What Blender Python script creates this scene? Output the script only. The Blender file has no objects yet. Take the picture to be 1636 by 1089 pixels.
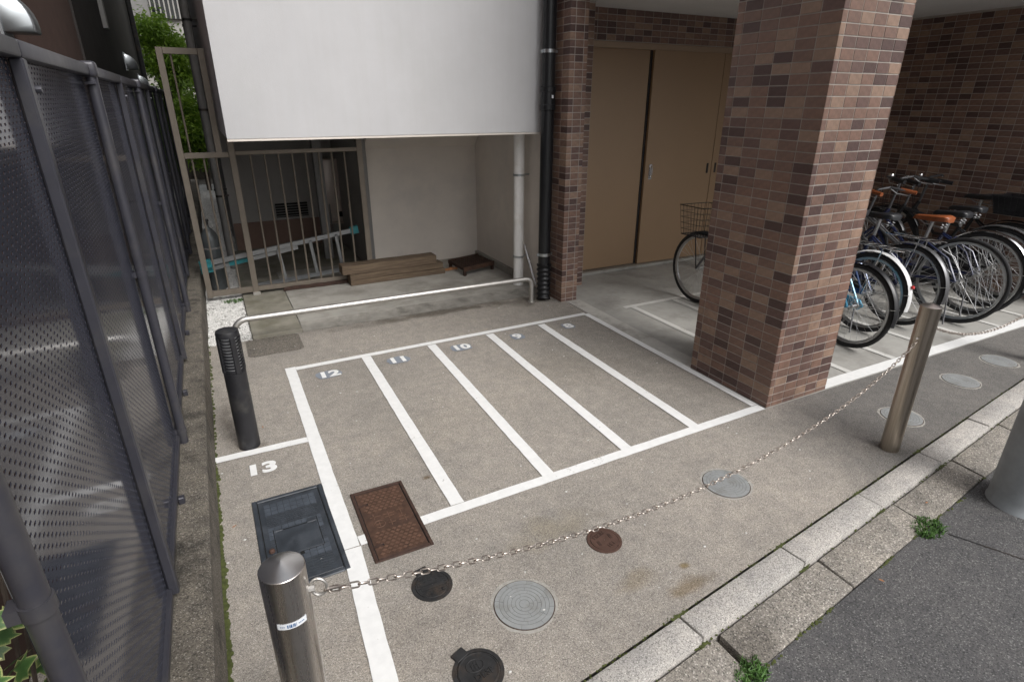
import bpy, bmesh, math, random
import numpy as np
from mathutils import Vector, Matrix
random.seed(7)
SC = bpy.context.scene
COL = SC.collection
PI = math.pi

# ------------------------------------------------------------------ camera
cam_d = bpy.data.cameras.new('camera')
cam = bpy.data.objects.new('camera', cam_d)
COL.objects.link(cam)
CR = Vector((0.8907369851692128, -0.4545176965440437, 0.0011343632391542702))
CU = Vector((0.17379443412896997, 0.34289605486424224, 0.9231564278194297))
CF = Vector((0.4199799018018039, 0.8220924273382132, -0.384422844008667))
CAM = Vector((0, 0, 1.62))
FPX = 915.18
m = Matrix.Identity(4)
for i in range(3):
    m[i][0] = CR[i]; m[i][1] = CU[i]; m[i][2] = -CF[i]; m[i][3] = CAM[i]
cam.matrix_world = m
cam_d.sensor_width = 36
cam_d.lens = FPX / 1636 * 36
cam_d.clip_start = 0.02
cam_d.clip_end = 500
SC.camera = cam

# ------------------------------------------------------------------ sky, sun, exposure
SUN_EL, SUN_AZ = math.radians(47), math.radians(163)      # azimuth clockwise from +Y
wd = bpy.data.worlds.new('World'); SC.world = wd; wd.use_nodes = True
nt = wd.node_tree
for n in list(nt.nodes): nt.nodes.remove(n)
sky = nt.nodes.new('ShaderNodeTexSky'); sky.sky_type = 'NISHITA'; sky.sun_disc = False
sky.sun_elevation = SUN_EL; sky.sun_rotation = SUN_AZ
sky.air_density = 1.0; sky.dust_density = 4.0; sky.ozone_density = 1.0
hs = nt.nodes.new('ShaderNodeHueSaturation'); hs.inputs['Saturation'].default_value = 0.22
bg = nt.nodes.new('ShaderNodeBackground'); bg.inputs['Strength'].default_value = 0.12
wo = nt.nodes.new('ShaderNodeOutputWorld')
nt.links.new(sky.outputs[0], hs.inputs['Color']); nt.links.new(hs.outputs[0], bg.inputs['Color'])
nt.links.new(bg.outputs[0], wo.inputs['Surface'])
sd = bpy.data.lights.new('sun', 'SUN'); sd.energy = 1.5; sd.angle = math.radians(25); sd.color = (1, 0.98, 0.95)
sun = bpy.data.objects.new('sun', sd); COL.objects.link(sun)
sdir = Vector((math.sin(SUN_AZ) * math.cos(SUN_EL), math.cos(SUN_AZ) * math.cos(SUN_EL), math.sin(SUN_EL)))
sun.rotation_euler = sdir.to_track_quat('Z', 'Y').to_euler()
sun.location = sdir * 30
SC.view_settings.view_transform = 'Standard'
SC.view_settings.look = 'None'
SC.view_settings.gamma = 1
SC.view_settings.use_curve_mapping = False
SC.view_settings.exposure = 0.5

# ------------------------------------------------------------------ mesh helpers
class MB:
    def __init__(s): s.v = []; s.f = []; s.m = []
    def add(s, vs, fs, mi=0):
        o = len(s.v); s.v += [tuple(p) for p in vs]
        for f in fs: s.f.append(tuple(i + o for i in f)); s.m.append(mi)
        return s
    def box(s, x0, x1, y0, y1, z0, z1, mi=0):
        vs = [(x, y, z) for z in (z0, z1) for y in (y0, y1) for x in (x0, x1)]
        return s.add(vs, [(0, 2, 3, 1), (4, 5, 7, 6), (0, 1, 5, 4), (2, 6, 7, 3), (0, 4, 6, 2), (1, 3, 7, 5)], mi)
    def obox(s, c, ax, ay, az, hx, hy, hz, mi=0):
        c = Vector(c); ax, ay, az = Vector(ax), Vector(ay), Vector(az)
        vs = [c + ax * (hx * i) + ay * (hy * j) + az * (hz * k) for k in (-1, 1) for j in (-1, 1) for i in (-1, 1)]
        return s.add(vs, [(0, 2, 3, 1), (4, 5, 7, 6), (0, 1, 5, 4), (2, 6, 7, 3), (0, 4, 6, 2), (1, 3, 7, 5)], mi)
    def tube(s, path, r, n=8, closed=False, mi=0, caps=True):
        P = [Vector(p) for p in path]; N = len(P)
        rs = r if isinstance(r, (list, tuple)) else [r] * N
        T = []
        for i in range(N):
            a = P[i - 1] if (i > 0 or closed) else P[0]
            b = P[(i + 1) % N] if (i < N - 1 or closed) else P[-1]
            T.append((b - a).normalized())
        up = Vector((0, 0, 1)) if abs(T[0].z) < .9 else Vector((1, 0, 0))
        nrm = (up - T[0] * up.dot(T[0])).normalized()
        vs = []
        for i in range(N):
            nrm = (nrm - T[i] * nrm.dot(T[i]))
            nrm = nrm.normalized() if nrm.length > 1e-6 else T[i].orthogonal().normalized()
            bn = T[i].cross(nrm)
            for k in range(n):
                a = 2 * PI * k / n
                vs.append(P[i] + (nrm * math.cos(a) + bn * math.sin(a)) * rs[i])
        fs = []
        for i in range(N if closed else N - 1):
            j = (i + 1) % N
            for k in range(n):
                l = (k + 1) % n
                fs.append((i * n + k, i * n + l, j * n + l, j * n + k))
        if caps and not closed:
            fs.append(tuple(range(n - 1, -1, -1))); fs.append(tuple((N - 1) * n + k for k in range(n)))
        return s.add(vs, fs, mi)
    def lathe(s, prof, c=(0, 0, 0), n=24, mi=0, axis=None, caps=True):
        c = Vector(c)
        az = Vector(axis).normalized() if axis else Vector((0, 0, 1))
        ax = az.orthogonal().normalized() if axis else Vector((1, 0, 0))
        ay = az.cross(ax)
        vs = []
        for r, z in prof:
            for k in range(n):
                a = 2 * PI * k / n
                vs.append(c + ax * (r * math.cos(a)) + ay * (r * math.sin(a)) + az * z)
        fs = []
        for i in range(len(prof) - 1):
            for k in range(n):
                l = (k + 1) % n
                fs.append((i * n + k, i * n + l, (i + 1) * n + l, (i + 1) * n + k))
        if caps:
            fs.append(tuple(range(n - 1, -1, -1))); fs.append(tuple((len(prof) - 1) * n + k for k in range(n)))
        return s.add(vs, fs, mi)
    def prism(s, poly, z0, z1, mi=0):
        n = len(poly)
        vs = [(x, y, z0) for x, y in poly] + [(x, y, z1) for x, y in poly]
        fs = [tuple(range(n - 1, -1, -1)), tuple(range(n, 2 * n))]
        fs += [(i, (i + 1) % n, n + (i + 1) % n, n + i) for i in range(n)]
        return s.add(vs, fs, mi)
    def sheet(s, poly, z, mi=0):
        return s.add([(x, y, z) for x, y in poly], [tuple(range(len(poly)))], mi)
    def mesh(s, name, mats, bevel=0, smooth=True, ang=35, fixn=True, seg=1):
        me = bpy.data.meshes.new(name)
        me.from_pydata(s.v, [], s.f)
        if not isinstance(mats, (list, tuple)): mats = [mats]
        for mt in mats: me.materials.append(mt)
        if len(mats) > 1: me.polygons.foreach_set('material_index', s.m)
        if bevel or fixn:
            bm = bmesh.new(); bm.from_mesh(me)
            if fixn: bmesh.ops.recalc_face_normals(bm, faces=bm.faces)
            if bevel:
                es = [e for e in bm.edges if len(e.link_faces) == 2 and e.calc_face_angle(0) > .6]
                bmesh.ops.bevel(bm, geom=es, offset=bevel, segments=seg, affect='EDGES', profile=.5)
            bm.to_mesh(me); bm.free()
        if smooth:
            me.shade_smooth(); me.set_sharp_from_angle(angle=math.radians(ang))
        me.update()
        return me
    def build(s, name, mats, parent=None, **k):
        return link(name, s.mesh(name, mats, **k), parent)

WT = {}
def link(name, data, parent=None, loc=None):
    """world-space mesh (or, with loc, a mesh placed there) under an optional parent"""
    o = bpy.data.objects.new(name, data); COL.objects.link(o)
    if loc is not None: o.location = loc
    if parent is not None:
        o.parent = parent
        w = WT.get(parent.name)
        if w is not None: o.matrix_parent_inverse = Matrix.Translation(-Vector(w))
    return o
def empty(name, loc, label=None, cat=None, group=None):
    o = bpy.data.objects.new(name, None); COL.objects.link(o); o.location = loc
    o.empty_display_size = .1
    WT[o.name] = loc
    if label: tag(o, label, cat, group)
    return o
def tag(o, label=None, cat=None, group=None, kind=None):
    if label: o['label'] = label
    if cat: o['category'] = cat
    if group: o['group'] = group
    if kind: o['kind'] = kind
    return o

# ------------------------------------------------------------------ material helpers
def nodes(name):
    mt = bpy.data.materials.new(name); mt.use_nodes = True
    t = mt.node_tree; b = t.nodes['Principled BSDF']
    return mt, t, b
def nn(t, typ, **k):
    n = t.nodes.new(typ)
    for a, v in k.items(): setattr(n, a, v)
    return n
def ramp(t, fac, stops):
    r = nn(t, 'ShaderNodeValToRGB'); e = r.color_ramp.elements
    while len(e) < len(stops): e.new(.5)
    for i, (p, c) in enumerate(stops):
        e[i].position = p; e[i].color = (*c, 1) if len(c) == 3 else c
    t.links.new(fac, r.inputs['Fac']); return r.outputs['Color']
def mixc(t, fac, a, b, mode='MIX'):
    n = nn(t, 'ShaderNodeMix', data_type='RGBA', blend_type=mode)
    for s, v in ((0, fac), (6, a), (7, b)):
        if hasattr(v, 'is_linked') or hasattr(v, 'links'): t.links.new(v, n.inputs[s])
        else: n.inputs[s].default_value = v if s == 0 else (*v, 1)
    return n.outputs[2]
def noise(t, co, scale, detail=4, rough=.6, out='Fac'):
    n = nn(t, 'ShaderNodeTexNoise'); n.inputs['Scale'].default_value = scale
    n.inputs['Detail'].default_value = detail; n.inputs['Roughness'].default_value = rough
    t.links.new(co, n.inputs['Vector']); return n.outputs[out]
def bump(t, b, h, strength, dist=.002):
    n = nn(t, 'ShaderNodeBump'); n.inputs['Strength'].default_value = strength; n.inputs['Distance'].default_value = dist
    t.links.new(h, n.inputs['Height'])
    t.links.new(n.outputs[0], b.inputs['Normal']); return n
def co_obj(t): return nn(t, 'ShaderNodeTexCoord').outputs['Object']
def cs(c, k): return tuple(min(1, x * k) for x in c)
def simple(name, col, rough=.5, metal=0, var=.15, scale=30, bscale=0, bstr=.3, bdist=.001, spec=None, dirt=None, dirtscale=4, coat=0):
    mt, t, b = nodes(name); co = co_obj(t)
    f = noise(t, co, scale)
    c = ramp(t, f, [(.3, cs(col, 1 - var)), (.7, cs(col, 1 + var))])
    if dirt:
        d = noise(t, co, dirtscale, 6, .65)
        dm = ramp(t, d, [(.5, (0, 0, 0)), (.68, (1, 1, 1))])
        c = mixc(t, dm, c, dirt)
    t.links.new(c, b.inputs['Base Color'])
    b.inputs['Metallic'].default_value = metal
    rr = nn(t, 'ShaderNodeMapRange'); rr.inputs[3].default_value = max(.03, rough - min(.08, rough * .3)); rr.inputs[4].default_value = min(1, rough + min(.08, rough * .3))
    t.links.new(noise(t, co, scale * .6 + 3), rr.inputs[0]); t.links.new(rr.outputs[0], b.inputs['Roughness'])
    if spec is not None: b.inputs['Specular IOR Level'].default_value = spec
    if coat: b.inputs['Coat Weight'].default_value = coat; b.inputs['Coat Roughness'].default_value = .08
    if bscale: bump(t, b, noise(t, co, bscale, 5, .7), bstr, bdist)
    return mt
def aggregate(name, lo, mid, hi, cell=220, blot=1.4, blotlo=.72, bstr=.5, stains=(), dark_patch=None, moss=False):
    """exposed-aggregate concrete: stone grains, fine sand noise, large worn blotches"""
    mt, t, b = nodes(name); co = co_obj(t)
    v = nn(t, 'ShaderNodeTexVoronoi'); v.inputs['Scale'].default_value = cell; t.links.new(co, v.inputs['Vector'])
    sep = nn(t, 'ShaderNodeSeparateColor'); t.links.new(v.outputs['Color'], sep.inputs[0])
    c = ramp(t, sep.outputs[0], [(0, lo), (.3, cs(mid, .9)), (.62, mid), (.88, cs(mid, 1.18)), (1, hi)])
    f2 = noise(t, co, 620, 2, .5)
    c = mixc(t, .6, c, ramp(t, f2, [(.3, (.62, .61, .6)), (.7, (1.3, 1.3, 1.3))]), 'MULTIPLY')
    c = mixc(t, .8, c, ramp(t, noise(t, co, cell * .4, 3, .6), [(.3, (.8, .8, .8)), (.7, (1.18, 1.18, 1.18))]), 'MULTIPLY')
    f3 = noise(t, co, blot, 7, .62)
    c = mixc(t, 1, c, ramp(t, f3, [(.3, (blotlo, blotlo, blotlo)), (.5, (.97, .96, .95)), (.72, (1.12, 1.1, 1.08))]), 'MULTIPLY')
    f4 = noise(t, co, 14, 5, .6)
    c = mixc(t, 1, c, ramp(t, f4, [(.3, (.86, .86, .87)), (.7, (1.1, 1.09, 1.07))]), 'MULTIPLY')
    for (sx, sy, rx, ry, colr, amt) in stains:
        mp = nn(t, 'ShaderNodeMapping', vector_type='POINT')
        mp.inputs['Location'].default_value = (-sx / rx, -sy / ry, 0); mp.inputs['Scale'].default_value = (1 / rx, 1 / ry, 0)
        t.links.new(co, mp.inputs['Vector'])
        ad = nn(t, 'ShaderNodeVectorMath', operation='MULTIPLY_ADD')
        ns = nn(t, 'ShaderNodeTexNoise'); ns.inputs['Scale'].default_value = 7; ns.inputs['Detail'].default_value = 6
        t.links.new(co, ns.inputs['Vector'])
        sb = nn(t, 'ShaderNodeVectorMath', operation='SUBTRACT'); t.links.new(ns.outputs['Color'], sb.inputs[0]); sb.inputs[1].default_value = (.5, .5, .5)
        t.links.new(sb.outputs[0], ad.inputs[0]); ad.inputs[1].default_value = (2.2, 2.2, 0); t.links.new(mp.outputs[0], ad.inputs[2])
        ln = nn(t, 'ShaderNodeVectorMath', operation='LENGTH'); t.links.new(ad.outputs[0], ln.inputs[0])
        mk = ramp(t, ln.outputs['Value'], [(.35, (amt, amt, amt)), (1.0, (0, 0, 0))])
        c = mixc(t, mk, c, mixc(t, 1, c, colr, 'MULTIPLY'))
    t.links.new(c, b.inputs['Base Color']); b.inputs['Roughness'].default_value = .88
    b.inputs['Specular IOR Level'].default_value = .3
    ht = mixc(t, .5, v.outputs['Distance'], f2)
    bump(t, b, ht, bstr, .003)
    return mt
def metal_brushed(name, col, rough, axis='z', streak=.12):
    mt, t, b = nodes(name); co = co_obj(t)
    mp = nn(t, 'ShaderNodeMapping'); mp.inputs['Scale'].default_value = (40, 40, 1.2) if axis == 'z' else (2, 60, 60)
    t.links.new(co, mp.inputs['Vector'])
    f = noise(t, mp.outputs[0], 3, 6, .7)
    d = noise(t, co, 5, 6, .6)
    c = ramp(t, f, [(.3, cs(col, 1 - streak)), (.7, cs(col, 1 + streak))])
    c = mixc(t, ramp(t, d, [(.55, (0, 0, 0)), (.8, (.4, .4, .4))]), c, (.36, .28, .2))
    t.links.new(c, b.inputs['Base Color']); b.inputs['Metallic'].default_value = 1
    rr = nn(t, 'ShaderNodeMapRange'); rr.inputs[3].default_value = rough - .1; rr.inputs[4].default_value = rough + .12
    t.links.new(f, rr.inputs[0]); t.links.new(rr.outputs[0], b.inputs['Roughness'])
    b.inputs['Anisotropic'].default_value = .4
    return mt
def paint_mat(name, col, wear=.5):
    """road paint: worn through to the stones in small chips"""
    mt, t, b = nodes(name); co = co_obj(t)
    f = noise(t, co, 90, 6, .7); g = noise(t, co, 5, 5, .6)
    c = ramp(t, noise(t, co, 25, 5, .6), [(.3, cs(col, .93)), (.7, cs(col, 1.03))])
    mul = nn(t, 'ShaderNodeMath', operation='MULTIPLY'); t.links.new(f, mul.inputs[0]); t.links.new(g, mul.inputs[1])
    mk = ramp(t, mul.outputs[0], [(.40 - .07 * wear, (0, 0, 0)), (.46 - .07 * wear, (1, 1, 1))])
    c = mixc(t, mk, c, (.26, .24, .21))
    t.links.new(c, b.inputs['Base Color']); b.inputs['Roughness'].default_value = .7
    bump(t, b, noise(t, co, 350, 3, .6), .35, .002)
    return mt

M = {}
M['lot'] = aggregate('lot_concrete', (.16, .148, .133), (.345, .320, .288), (.56, .535, .50), 400, 1.1, .8,
    stains=[(1.30, 1.12, .13, .05, (.62, .52, .38), .75), (1.12, 1.23, .12, .06, (.8, .72, .58), .6), (1.0, 1.6, .25, .1, (.86, .82, .7), .6),
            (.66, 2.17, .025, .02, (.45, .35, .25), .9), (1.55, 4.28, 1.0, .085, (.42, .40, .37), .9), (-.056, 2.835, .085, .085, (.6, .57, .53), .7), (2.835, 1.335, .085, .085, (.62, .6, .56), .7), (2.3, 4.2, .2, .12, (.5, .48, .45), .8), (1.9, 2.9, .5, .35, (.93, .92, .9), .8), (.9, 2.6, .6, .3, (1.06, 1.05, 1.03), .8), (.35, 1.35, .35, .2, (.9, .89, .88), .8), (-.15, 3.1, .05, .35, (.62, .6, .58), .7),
            (1.35, 1.20, .03, .02, (.6, .5, .3), .9), (-.1, 1.2, .08, .4, (.75, .74, .72), .6)])
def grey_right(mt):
    # tints the pavement in front of the bicycle bay greyer and darker, with a noisy edge
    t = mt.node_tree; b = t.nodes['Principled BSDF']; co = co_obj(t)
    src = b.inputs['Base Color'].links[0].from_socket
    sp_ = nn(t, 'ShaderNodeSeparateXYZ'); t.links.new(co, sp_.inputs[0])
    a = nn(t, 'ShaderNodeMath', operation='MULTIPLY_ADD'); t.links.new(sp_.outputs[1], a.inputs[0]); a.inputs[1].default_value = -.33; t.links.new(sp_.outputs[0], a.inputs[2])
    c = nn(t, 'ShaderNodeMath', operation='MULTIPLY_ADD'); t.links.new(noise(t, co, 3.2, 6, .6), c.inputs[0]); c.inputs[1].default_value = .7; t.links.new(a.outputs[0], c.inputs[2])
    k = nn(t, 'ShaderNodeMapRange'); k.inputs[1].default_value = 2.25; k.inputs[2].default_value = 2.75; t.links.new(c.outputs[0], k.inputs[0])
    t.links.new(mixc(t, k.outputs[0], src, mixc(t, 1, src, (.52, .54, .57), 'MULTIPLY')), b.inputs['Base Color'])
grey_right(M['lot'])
M['slab'] = simple('slab_concrete', (.33, .315, .285), .85, 0, .16, 6, 90, .35, .002, dirt=(.2, .185, .16), dirtscale=2.2)
M['slab_edge'] = simple('dirty_slab_edge', (.27, .255, .228), .9, 0, .2, 12, 90, .5, .003, dirt=(.10, .092, .08), dirtscale=3.5)
M['slab_moss'] = simple('slab_mossy', (.24, .225, .185), .88, 0, .2, 7, 90, .35, .002, dirt=(.15, .14, .1), dirtscale=3)
M['patch'] = aggregate('dark_patch', (.07, .065, .058), (.17, .155, .135), (.32, .3, .27), 230, 2, .8)
M['bikefloor'] = simple('bike_floor_concrete', (.36, .35, .325), .8, 0, .1, 9, 120, .25, .0015, dirt=(.25, .24, .22), dirtscale=2.5)
M['strip'] = simple('border_concrete', (.48, .465, .43), .85, 0, .1, 12, 150, .3, .0015, dirt=(.3, .28, .25), dirtscale=5)
M['kerb'] = aggregate('kerb_granite', (.18, .175, .17), (.45, .435, .415), (.66, .65, .62), 340, 2.5, .85, .3)
M['gutter'] = aggregate('gutter_concrete', (.1, .095, .088), (.28, .262, .235), (.58, .55, .51), 240, 4, .66, .7, stains=[(1.33, .85, .12, .12, (.4, .38, .36), .5)])
M['asphalt'] = aggregate('asphalt', (.05, .05, .052), (.108, .108, .111), (.25, .25, .25), 260, 1.6, .78, .8)
M['white_paint'] = paint_mat('white_road_paint', (.80, .80, .79), .45)
M['old_paint'] = paint_mat('old_white_paint', (.60, .59, .56), 1.0)
M['blue_patch'] = paint_mat('blue_grey_paint', (.235, .26, .30), .8)
M['stucco'] = simple('white_stucco', (.67, .67, .685), .85, 0, .03, 3, 160, .35, .0022, dirt=(.645, .645, .655), dirtscale=1.2)
def streaks(mt):
    t = mt.node_tree; b = t.nodes['Principled BSDF']; co = co_obj(t); src = b.inputs['Base Color'].links[0].from_socket
    mp = nn(t, 'ShaderNodeMapping'); mp.inputs['Scale'].default_value = (9, 9, .35); t.links.new(co, mp.inputs['Vector'])
    k = ramp(t, noise(t, mp.outputs[0], 2.5, 7, .65), [(.4, (1, 1, 1)), (.8, (.972, .97, .962))])
    k2 = ramp(t, noise(t, co, 1.1, 5, .6), [(.3, (.95, .95, .95)), (.7, (1.02, 1.02, 1.02))])
    t.links.new(mixc(t, 1, mixc(t, 1, src, k, 'MULTIPLY'), k2, 'MULTIPLY'), b.inputs['Base Color'])
streaks(M['stucco'])
M['stucco2'] = simple('recess_plaster', (.72, .665, .605), .88, 0, .05, 3, 120, .25, .002, dirt=(.63, .59, .55), dirtscale=1.6)
M['ceiling'] = simple('ceiling_board', (.72, .72, .71), .8, 0, .03, 3, 60, .1)
M['grout'] = simple('tile_grout', (.40, .365, .33), .9, 0, .12, 20)
TILES = []
for nm, c in (('dark', (.090, .052, .045)), ('plum', (.140, .083, .069)), ('brown', (.190, .115, .088)), ('red', (.212, .125, .093)), ('tan', (.280, .184, .134))):
    TILES.append(simple('tile_' + nm, c, .5, 0, .2, 28, 150, .7, .002))
M['door'] = simple('tan_steel_door', (.32, .215, .13), .42, 0, .03, 2)
M['door_frame'] = simple('tan_door_frame', (.33, .24, .165), .45, 0, .04, 4)
M['chrome'] = simple('chrome', (.75, .75, .76), .18, 1, .05, 20)
M['steel'] = metal_brushed('brushed_stainless', (.66, .63, .60), .27)
M['steel_dirty'] = metal_brushed('stained_stainless', (.44, .39, .33), .3, streak=.2)
M['steel_top'] = simple('turned_steel_cap', (.66, .65, .64), .3, 1, .05, 25)
M['rail_steel'] = simple('rail_stainless', (.60, .585, .56), .5, 1, .08, 18)
M['chain'] = simple('chain_steel', (.46, .41, .37), .36, 1, .12, 60)
M['fence'] = simple('fence_panel_aluminium', (.052, .055, .073), .10, .08, .05, 8, spec=.42)
M['fence_frame'] = simple('fence_frame_aluminium', (.050, .050, .062), .36, .2, .08, 14, dirt=(.075, .072, .075), dirtscale=6)
M['fence_base'] = aggregate('old_wall_concrete', (.05, .046, .04), (.15, .136, .115), (.34, .32, .29), 300, 7, .38, .6)
M['moss'] = simple('moss', (.06, .072, .018), .95, 0, .4, 60)
M['grass'] = simple('weed_blades', (.055, .13, .022), .6, 0, .35, 30)
M['lampblack'] = simple('lamp_black', (.018, .018, .021), .42, 0, .2, 20, dirt=(.05, .048, .045), dirtscale=9)
M['lens'] = simple('lamp_diffuser', (.55, .56, .57), .35, 0, .06, 12)
M['blackpipe'] = simple('black_pvc', (.012, .013, .015), .38, 0, .2, 20)
M['whitepipe'] = simple('white_pvc', (.84, .83, .81), .45, 0, .04, 8, dirt=(.76, .74, .7), dirtscale=7)
M['greypipe'] = simple('grey_pvc', (.20, .195, .19), .45, 0, .06, 9)
M['bronze'] = simple('bronze_aluminium', (.215, .185, .152), .42, .35, .08, 14)
M['wood'] = None
M['rust2'] = simple('worn_rust_tread', (.135, .075, .050), .6, .25, .25, 40, 150, .4, .0015)
M['resin3'] = simple('pale_resin_tread', (.056, .066, .082), .42, 0, .3, 18)
M['resin2'] = simple('worn_resin_tread', (.036, .042, .051), .45, 0, .3, 25)
M['rust'] = simple('rusty_iron', (.082, .043, .028), .75, .2, .35, 35, 150, .5, .002, dirt=(.05, .028, .02), dirtscale=10)
M['rustdark'] = simple('rusty_dark_iron', (.055, .03, .022), .8, .2, .35, 30, 150, .5, .002)
M['castblack'] = simple('cast_iron_black', (.030, .030, .031), .6, .35, .3, 40, 180, .5, .0015, dirt=(.06, .045, .035), dirtscale=12)
M['resin'] = simple('blue_grey_resin_lid', (.030, .036, .045), .5, 0, .3, 22, 120, .4, .0015, dirt=(.055, .063, .075), dirtscale=9)
M['greylid'] = simple('grey_painted_lid', (.265, .275, .275), .7, 0, .1, 25, 160, .3, .0015, dirt=(.2, .2, .19), dirtscale=14)
M['lidgap'] = simple('lid_groove', (.13, .132, .128), .8, 0, .2, 30)
M['mortar'] = simple('rough_mortar', (.36, .345, .315), .95, 0, .15, 40, 160, .8, .003, dirt=(.27, .255, .225), dirtscale=25)
M['brownlid'] = simple('brown_iron_lid', (.088, .048, .036), .65, .2, .2, 40, 160, .4, .0015)
M['black'] = simple('dark_hole', (.006, .006, .006), .9)
M['tyre'] = simple('tyre_rubber', (.014, .014, .015), .75, 0, .2, 60, 200, .3)
M['alloy'] = simple('bike_alloy', (.58, .58, .58), .3, 1, .06, 30)
M['bikeblack'] = simple('bike_black', (.014, .014, .016), .35, 0, .2, 20)
M['bikegrey'] = simple('bike_grey', (.12, .12, .125), .35, .5, .1, 20)
M['bikeblue'] = simple('bike_blue', (.018, .065, .2), .28, .1, .1, 20, coat=.4)
M['bikenavy'] = simple('bike_navy', (.012, .018, .06), .28, .1, .1, 20, coat=.4)
M['biketeal'] = simple('bike_light_blue', (.06, .27, .42), .28, .1, .1, 20, coat=.4)
M['bikewhite'] = simple('bike_white', (.66, .66, .66), .35, 0, .05, 20)
M['leather'] = simple('brown_leather', (.25, .072, .025), .38, 0, .18, 25)
M['saddle'] = simple('black_saddle', (.02, .021, .024), .38, 0, .2, 30)
M['red'] = simple('red_reflector', (.42, .02, .02), .2, 0, .1, 40)
M['teal'] = simple('teal_plastic', (.03, .24, .27), .45, 0, .12, 25)
M['alu'] = simple('ladder_aluminium', (.32, .33, .34), .4, .75, .1, 14)
M['pole'] = simple('grey_pole', (.34, .365, .38), .6, .15, .18, 6, 90, .15, .001, dirt=(.28, .295, .295), dirtscale=7)
M['brownwall'] = simple('brown_render', (.085, .047, .036), .9, 0, .12, 10, 140, .6, .003)
M['darkwall'] = simple('dark_brown_cladding', (.022, .017, .015), .7, 0, .12, 4)
M['hood'] = simple('vent_hood_steel', (.50, .53, .55), .38, 1, .06, 12)
M['gravel'] = simple('white_gravel', (.60, .59, .57), .85, 0, .22, 35)
M['soil'] = simple('soil', (.16, .145, .125), .95, 0, .3, 20)
M['pinkboard'] = simple('pink_brown_board', (.22, .145, .115), .8, 0, .08, 6)
M['backwall'] = simple('dim_plaster', (.36, .345, .33), .88, 0, .06, 4)
M['glass'] = simple('dark_glass', (.01, .012, .013), .06)
M['heater'] = simple('beige_heater_steel', (.62, .53, .48), .25, .1, .06, 5)
M['cyl'] = simple('grey_cylinder_paint', (.085, .095, .10), .4, .1, .12, 8, dirt=(.06, .06, .06), dirtscale=9)
M['sticker'] = simple('sticker_white', (.72, .75, .78), .4, 0, .04, 30)
M['blueink'] = simple('sticker_blue_ink', (.05, .12, .27), .5)
M['foil'] = simple('silver_foil_tape', (.7, .7, .7), .25, .9, .1, 20, 60, .9, .006)
M['orangewood'] = simple('orange_wood', (.33, .15, .065), .75, 0, .2, 30)
M['farwall'] = simple('far_pale_wall', (.32, .31, .29), .85, 0, .05, 3)
M['opposite'] = simple('opposite_facade', (.40, .38, .35), .85, 0, .06, 3)
M['leaf'] = simple('shrub_leaf', (.065, .135, .018), .5, 0, .45, 3)
def leafy():
    mt, t, b = nodes('shrub_leaf'); co = co_obj(t)
    c = ramp(t, noise(t, co, 3.5, 3, .6), [(.3, (.10, .20, .02)), (.55, (.22, .36, .04)), (.75, (.36, .48, .07))])
    t.links.new(c, b.inputs['Base Color']); b.inputs['Roughness'].default_value = .45
    tr = nn(t, 'ShaderNodeBsdfTranslucent'); t.links.new(c, tr.inputs['Color'])
    mx = nn(t, 'ShaderNodeMixShader'); mx.inputs[0].default_value = .4
    t.links.new(b.outputs[0], mx.inputs[1]); t.links.new(tr.outputs[0], mx.inputs[2]); t.links.new(mx.outputs[0], t.nodes['Material Output'].inputs['Surface'])
    return mt
M['leaf'] = leafy()
M['bark'] = simple('bark', (.06, .045, .035), .9, 0, .3, 20)
def wood_mat():
    mt, t, b = nodes('weathered_wood'); co = co_obj(t)
    mp = nn(t, 'ShaderNodeMapping'); mp.inputs['Scale'].default_value = (2, 45, 45); t.links.new(co, mp.inputs['Vector'])
    c = ramp(t, noise(t, mp.outputs[0], 2, 7, .65), [(.25, (.05, .034, .022)), (.5, (.125, .088, .058)), (.75, (.20, .15, .10))])
    t.links.new(c, b.inputs['Base Color']); b.inputs['Roughness'].default_value = .85
    bump(t, b, noise(t, mp.outputs[0], 4, 5, .6), .4, .002)
    return mt
M['wood'] = wood_mat()
def ivy_mat():
    mt, t, b = nodes('variegated_ivy_leaf')
    at = nn(t, 'ShaderNodeAttribute', attribute_name='edge'); co = co_obj(t)
    ad = nn(t, 'ShaderNodeMath', operation='MULTIPLY_ADD'); t.links.new(noise(t, co, 45, 4, .6), ad.inputs[0]); ad.inputs[1].default_value = .9
    t.links.new(at.outputs['Fac'], ad.inputs[2])
    c = ramp(t, ad.outputs[0], [(.5, (.035, .085, .025)), (.85, (.07, .14, .04)), (1.1, (.30, .34, .13))])
    c2 = ramp(t, ad.outputs[0], [(.4, (.035, .085, .025)), (.8, (.075, .15, .045)), (1.0, (.36, .38, .16))])
    t.links.new(c2, b.inputs['Base Color']); b.inputs['Roughness'].default_value = .4
    return mt
M['ivy'] = ivy_mat()

# ------------------------------------------------------------------ ground, kerb, gutter, road
KA = math.atan2(1.401 - .983, 4.058 - .725)         # kerb runs 7 degrees off the lot
KD = Vector((math.cos(KA), math.sin(KA), 0)); KN = Vector((-KD.y, KD.x, 0))
K0 = Vector((1.168, 1.030, 0))                      # a kerb joint, inner (lot) edge
def kp(s, t, z=0): return K0 + KD * s + KN * t + Vector((0, 0, z))
gr = MB()
A, B = kp(-14, -.26), kp(40, -.26)
gr.add([(-60, -60, -.05), (60, -60, -.05), B + Vector((0, 0, -.05)), A + Vector((0, 0, -.05)), (-60, A.y, -.05), (60, B.y, -.05)],
       [(0, 1, 5, 2, 3, 4)])
road = gr.build('road', M['asphalt'], fixn=False); tag(road, 'dark grey asphalt street in front of the lot', kind='structure')
b_ = MB().sheet([(-60, -60), (60, -60), (60, 80), (-60, 80)], -.075)
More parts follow.
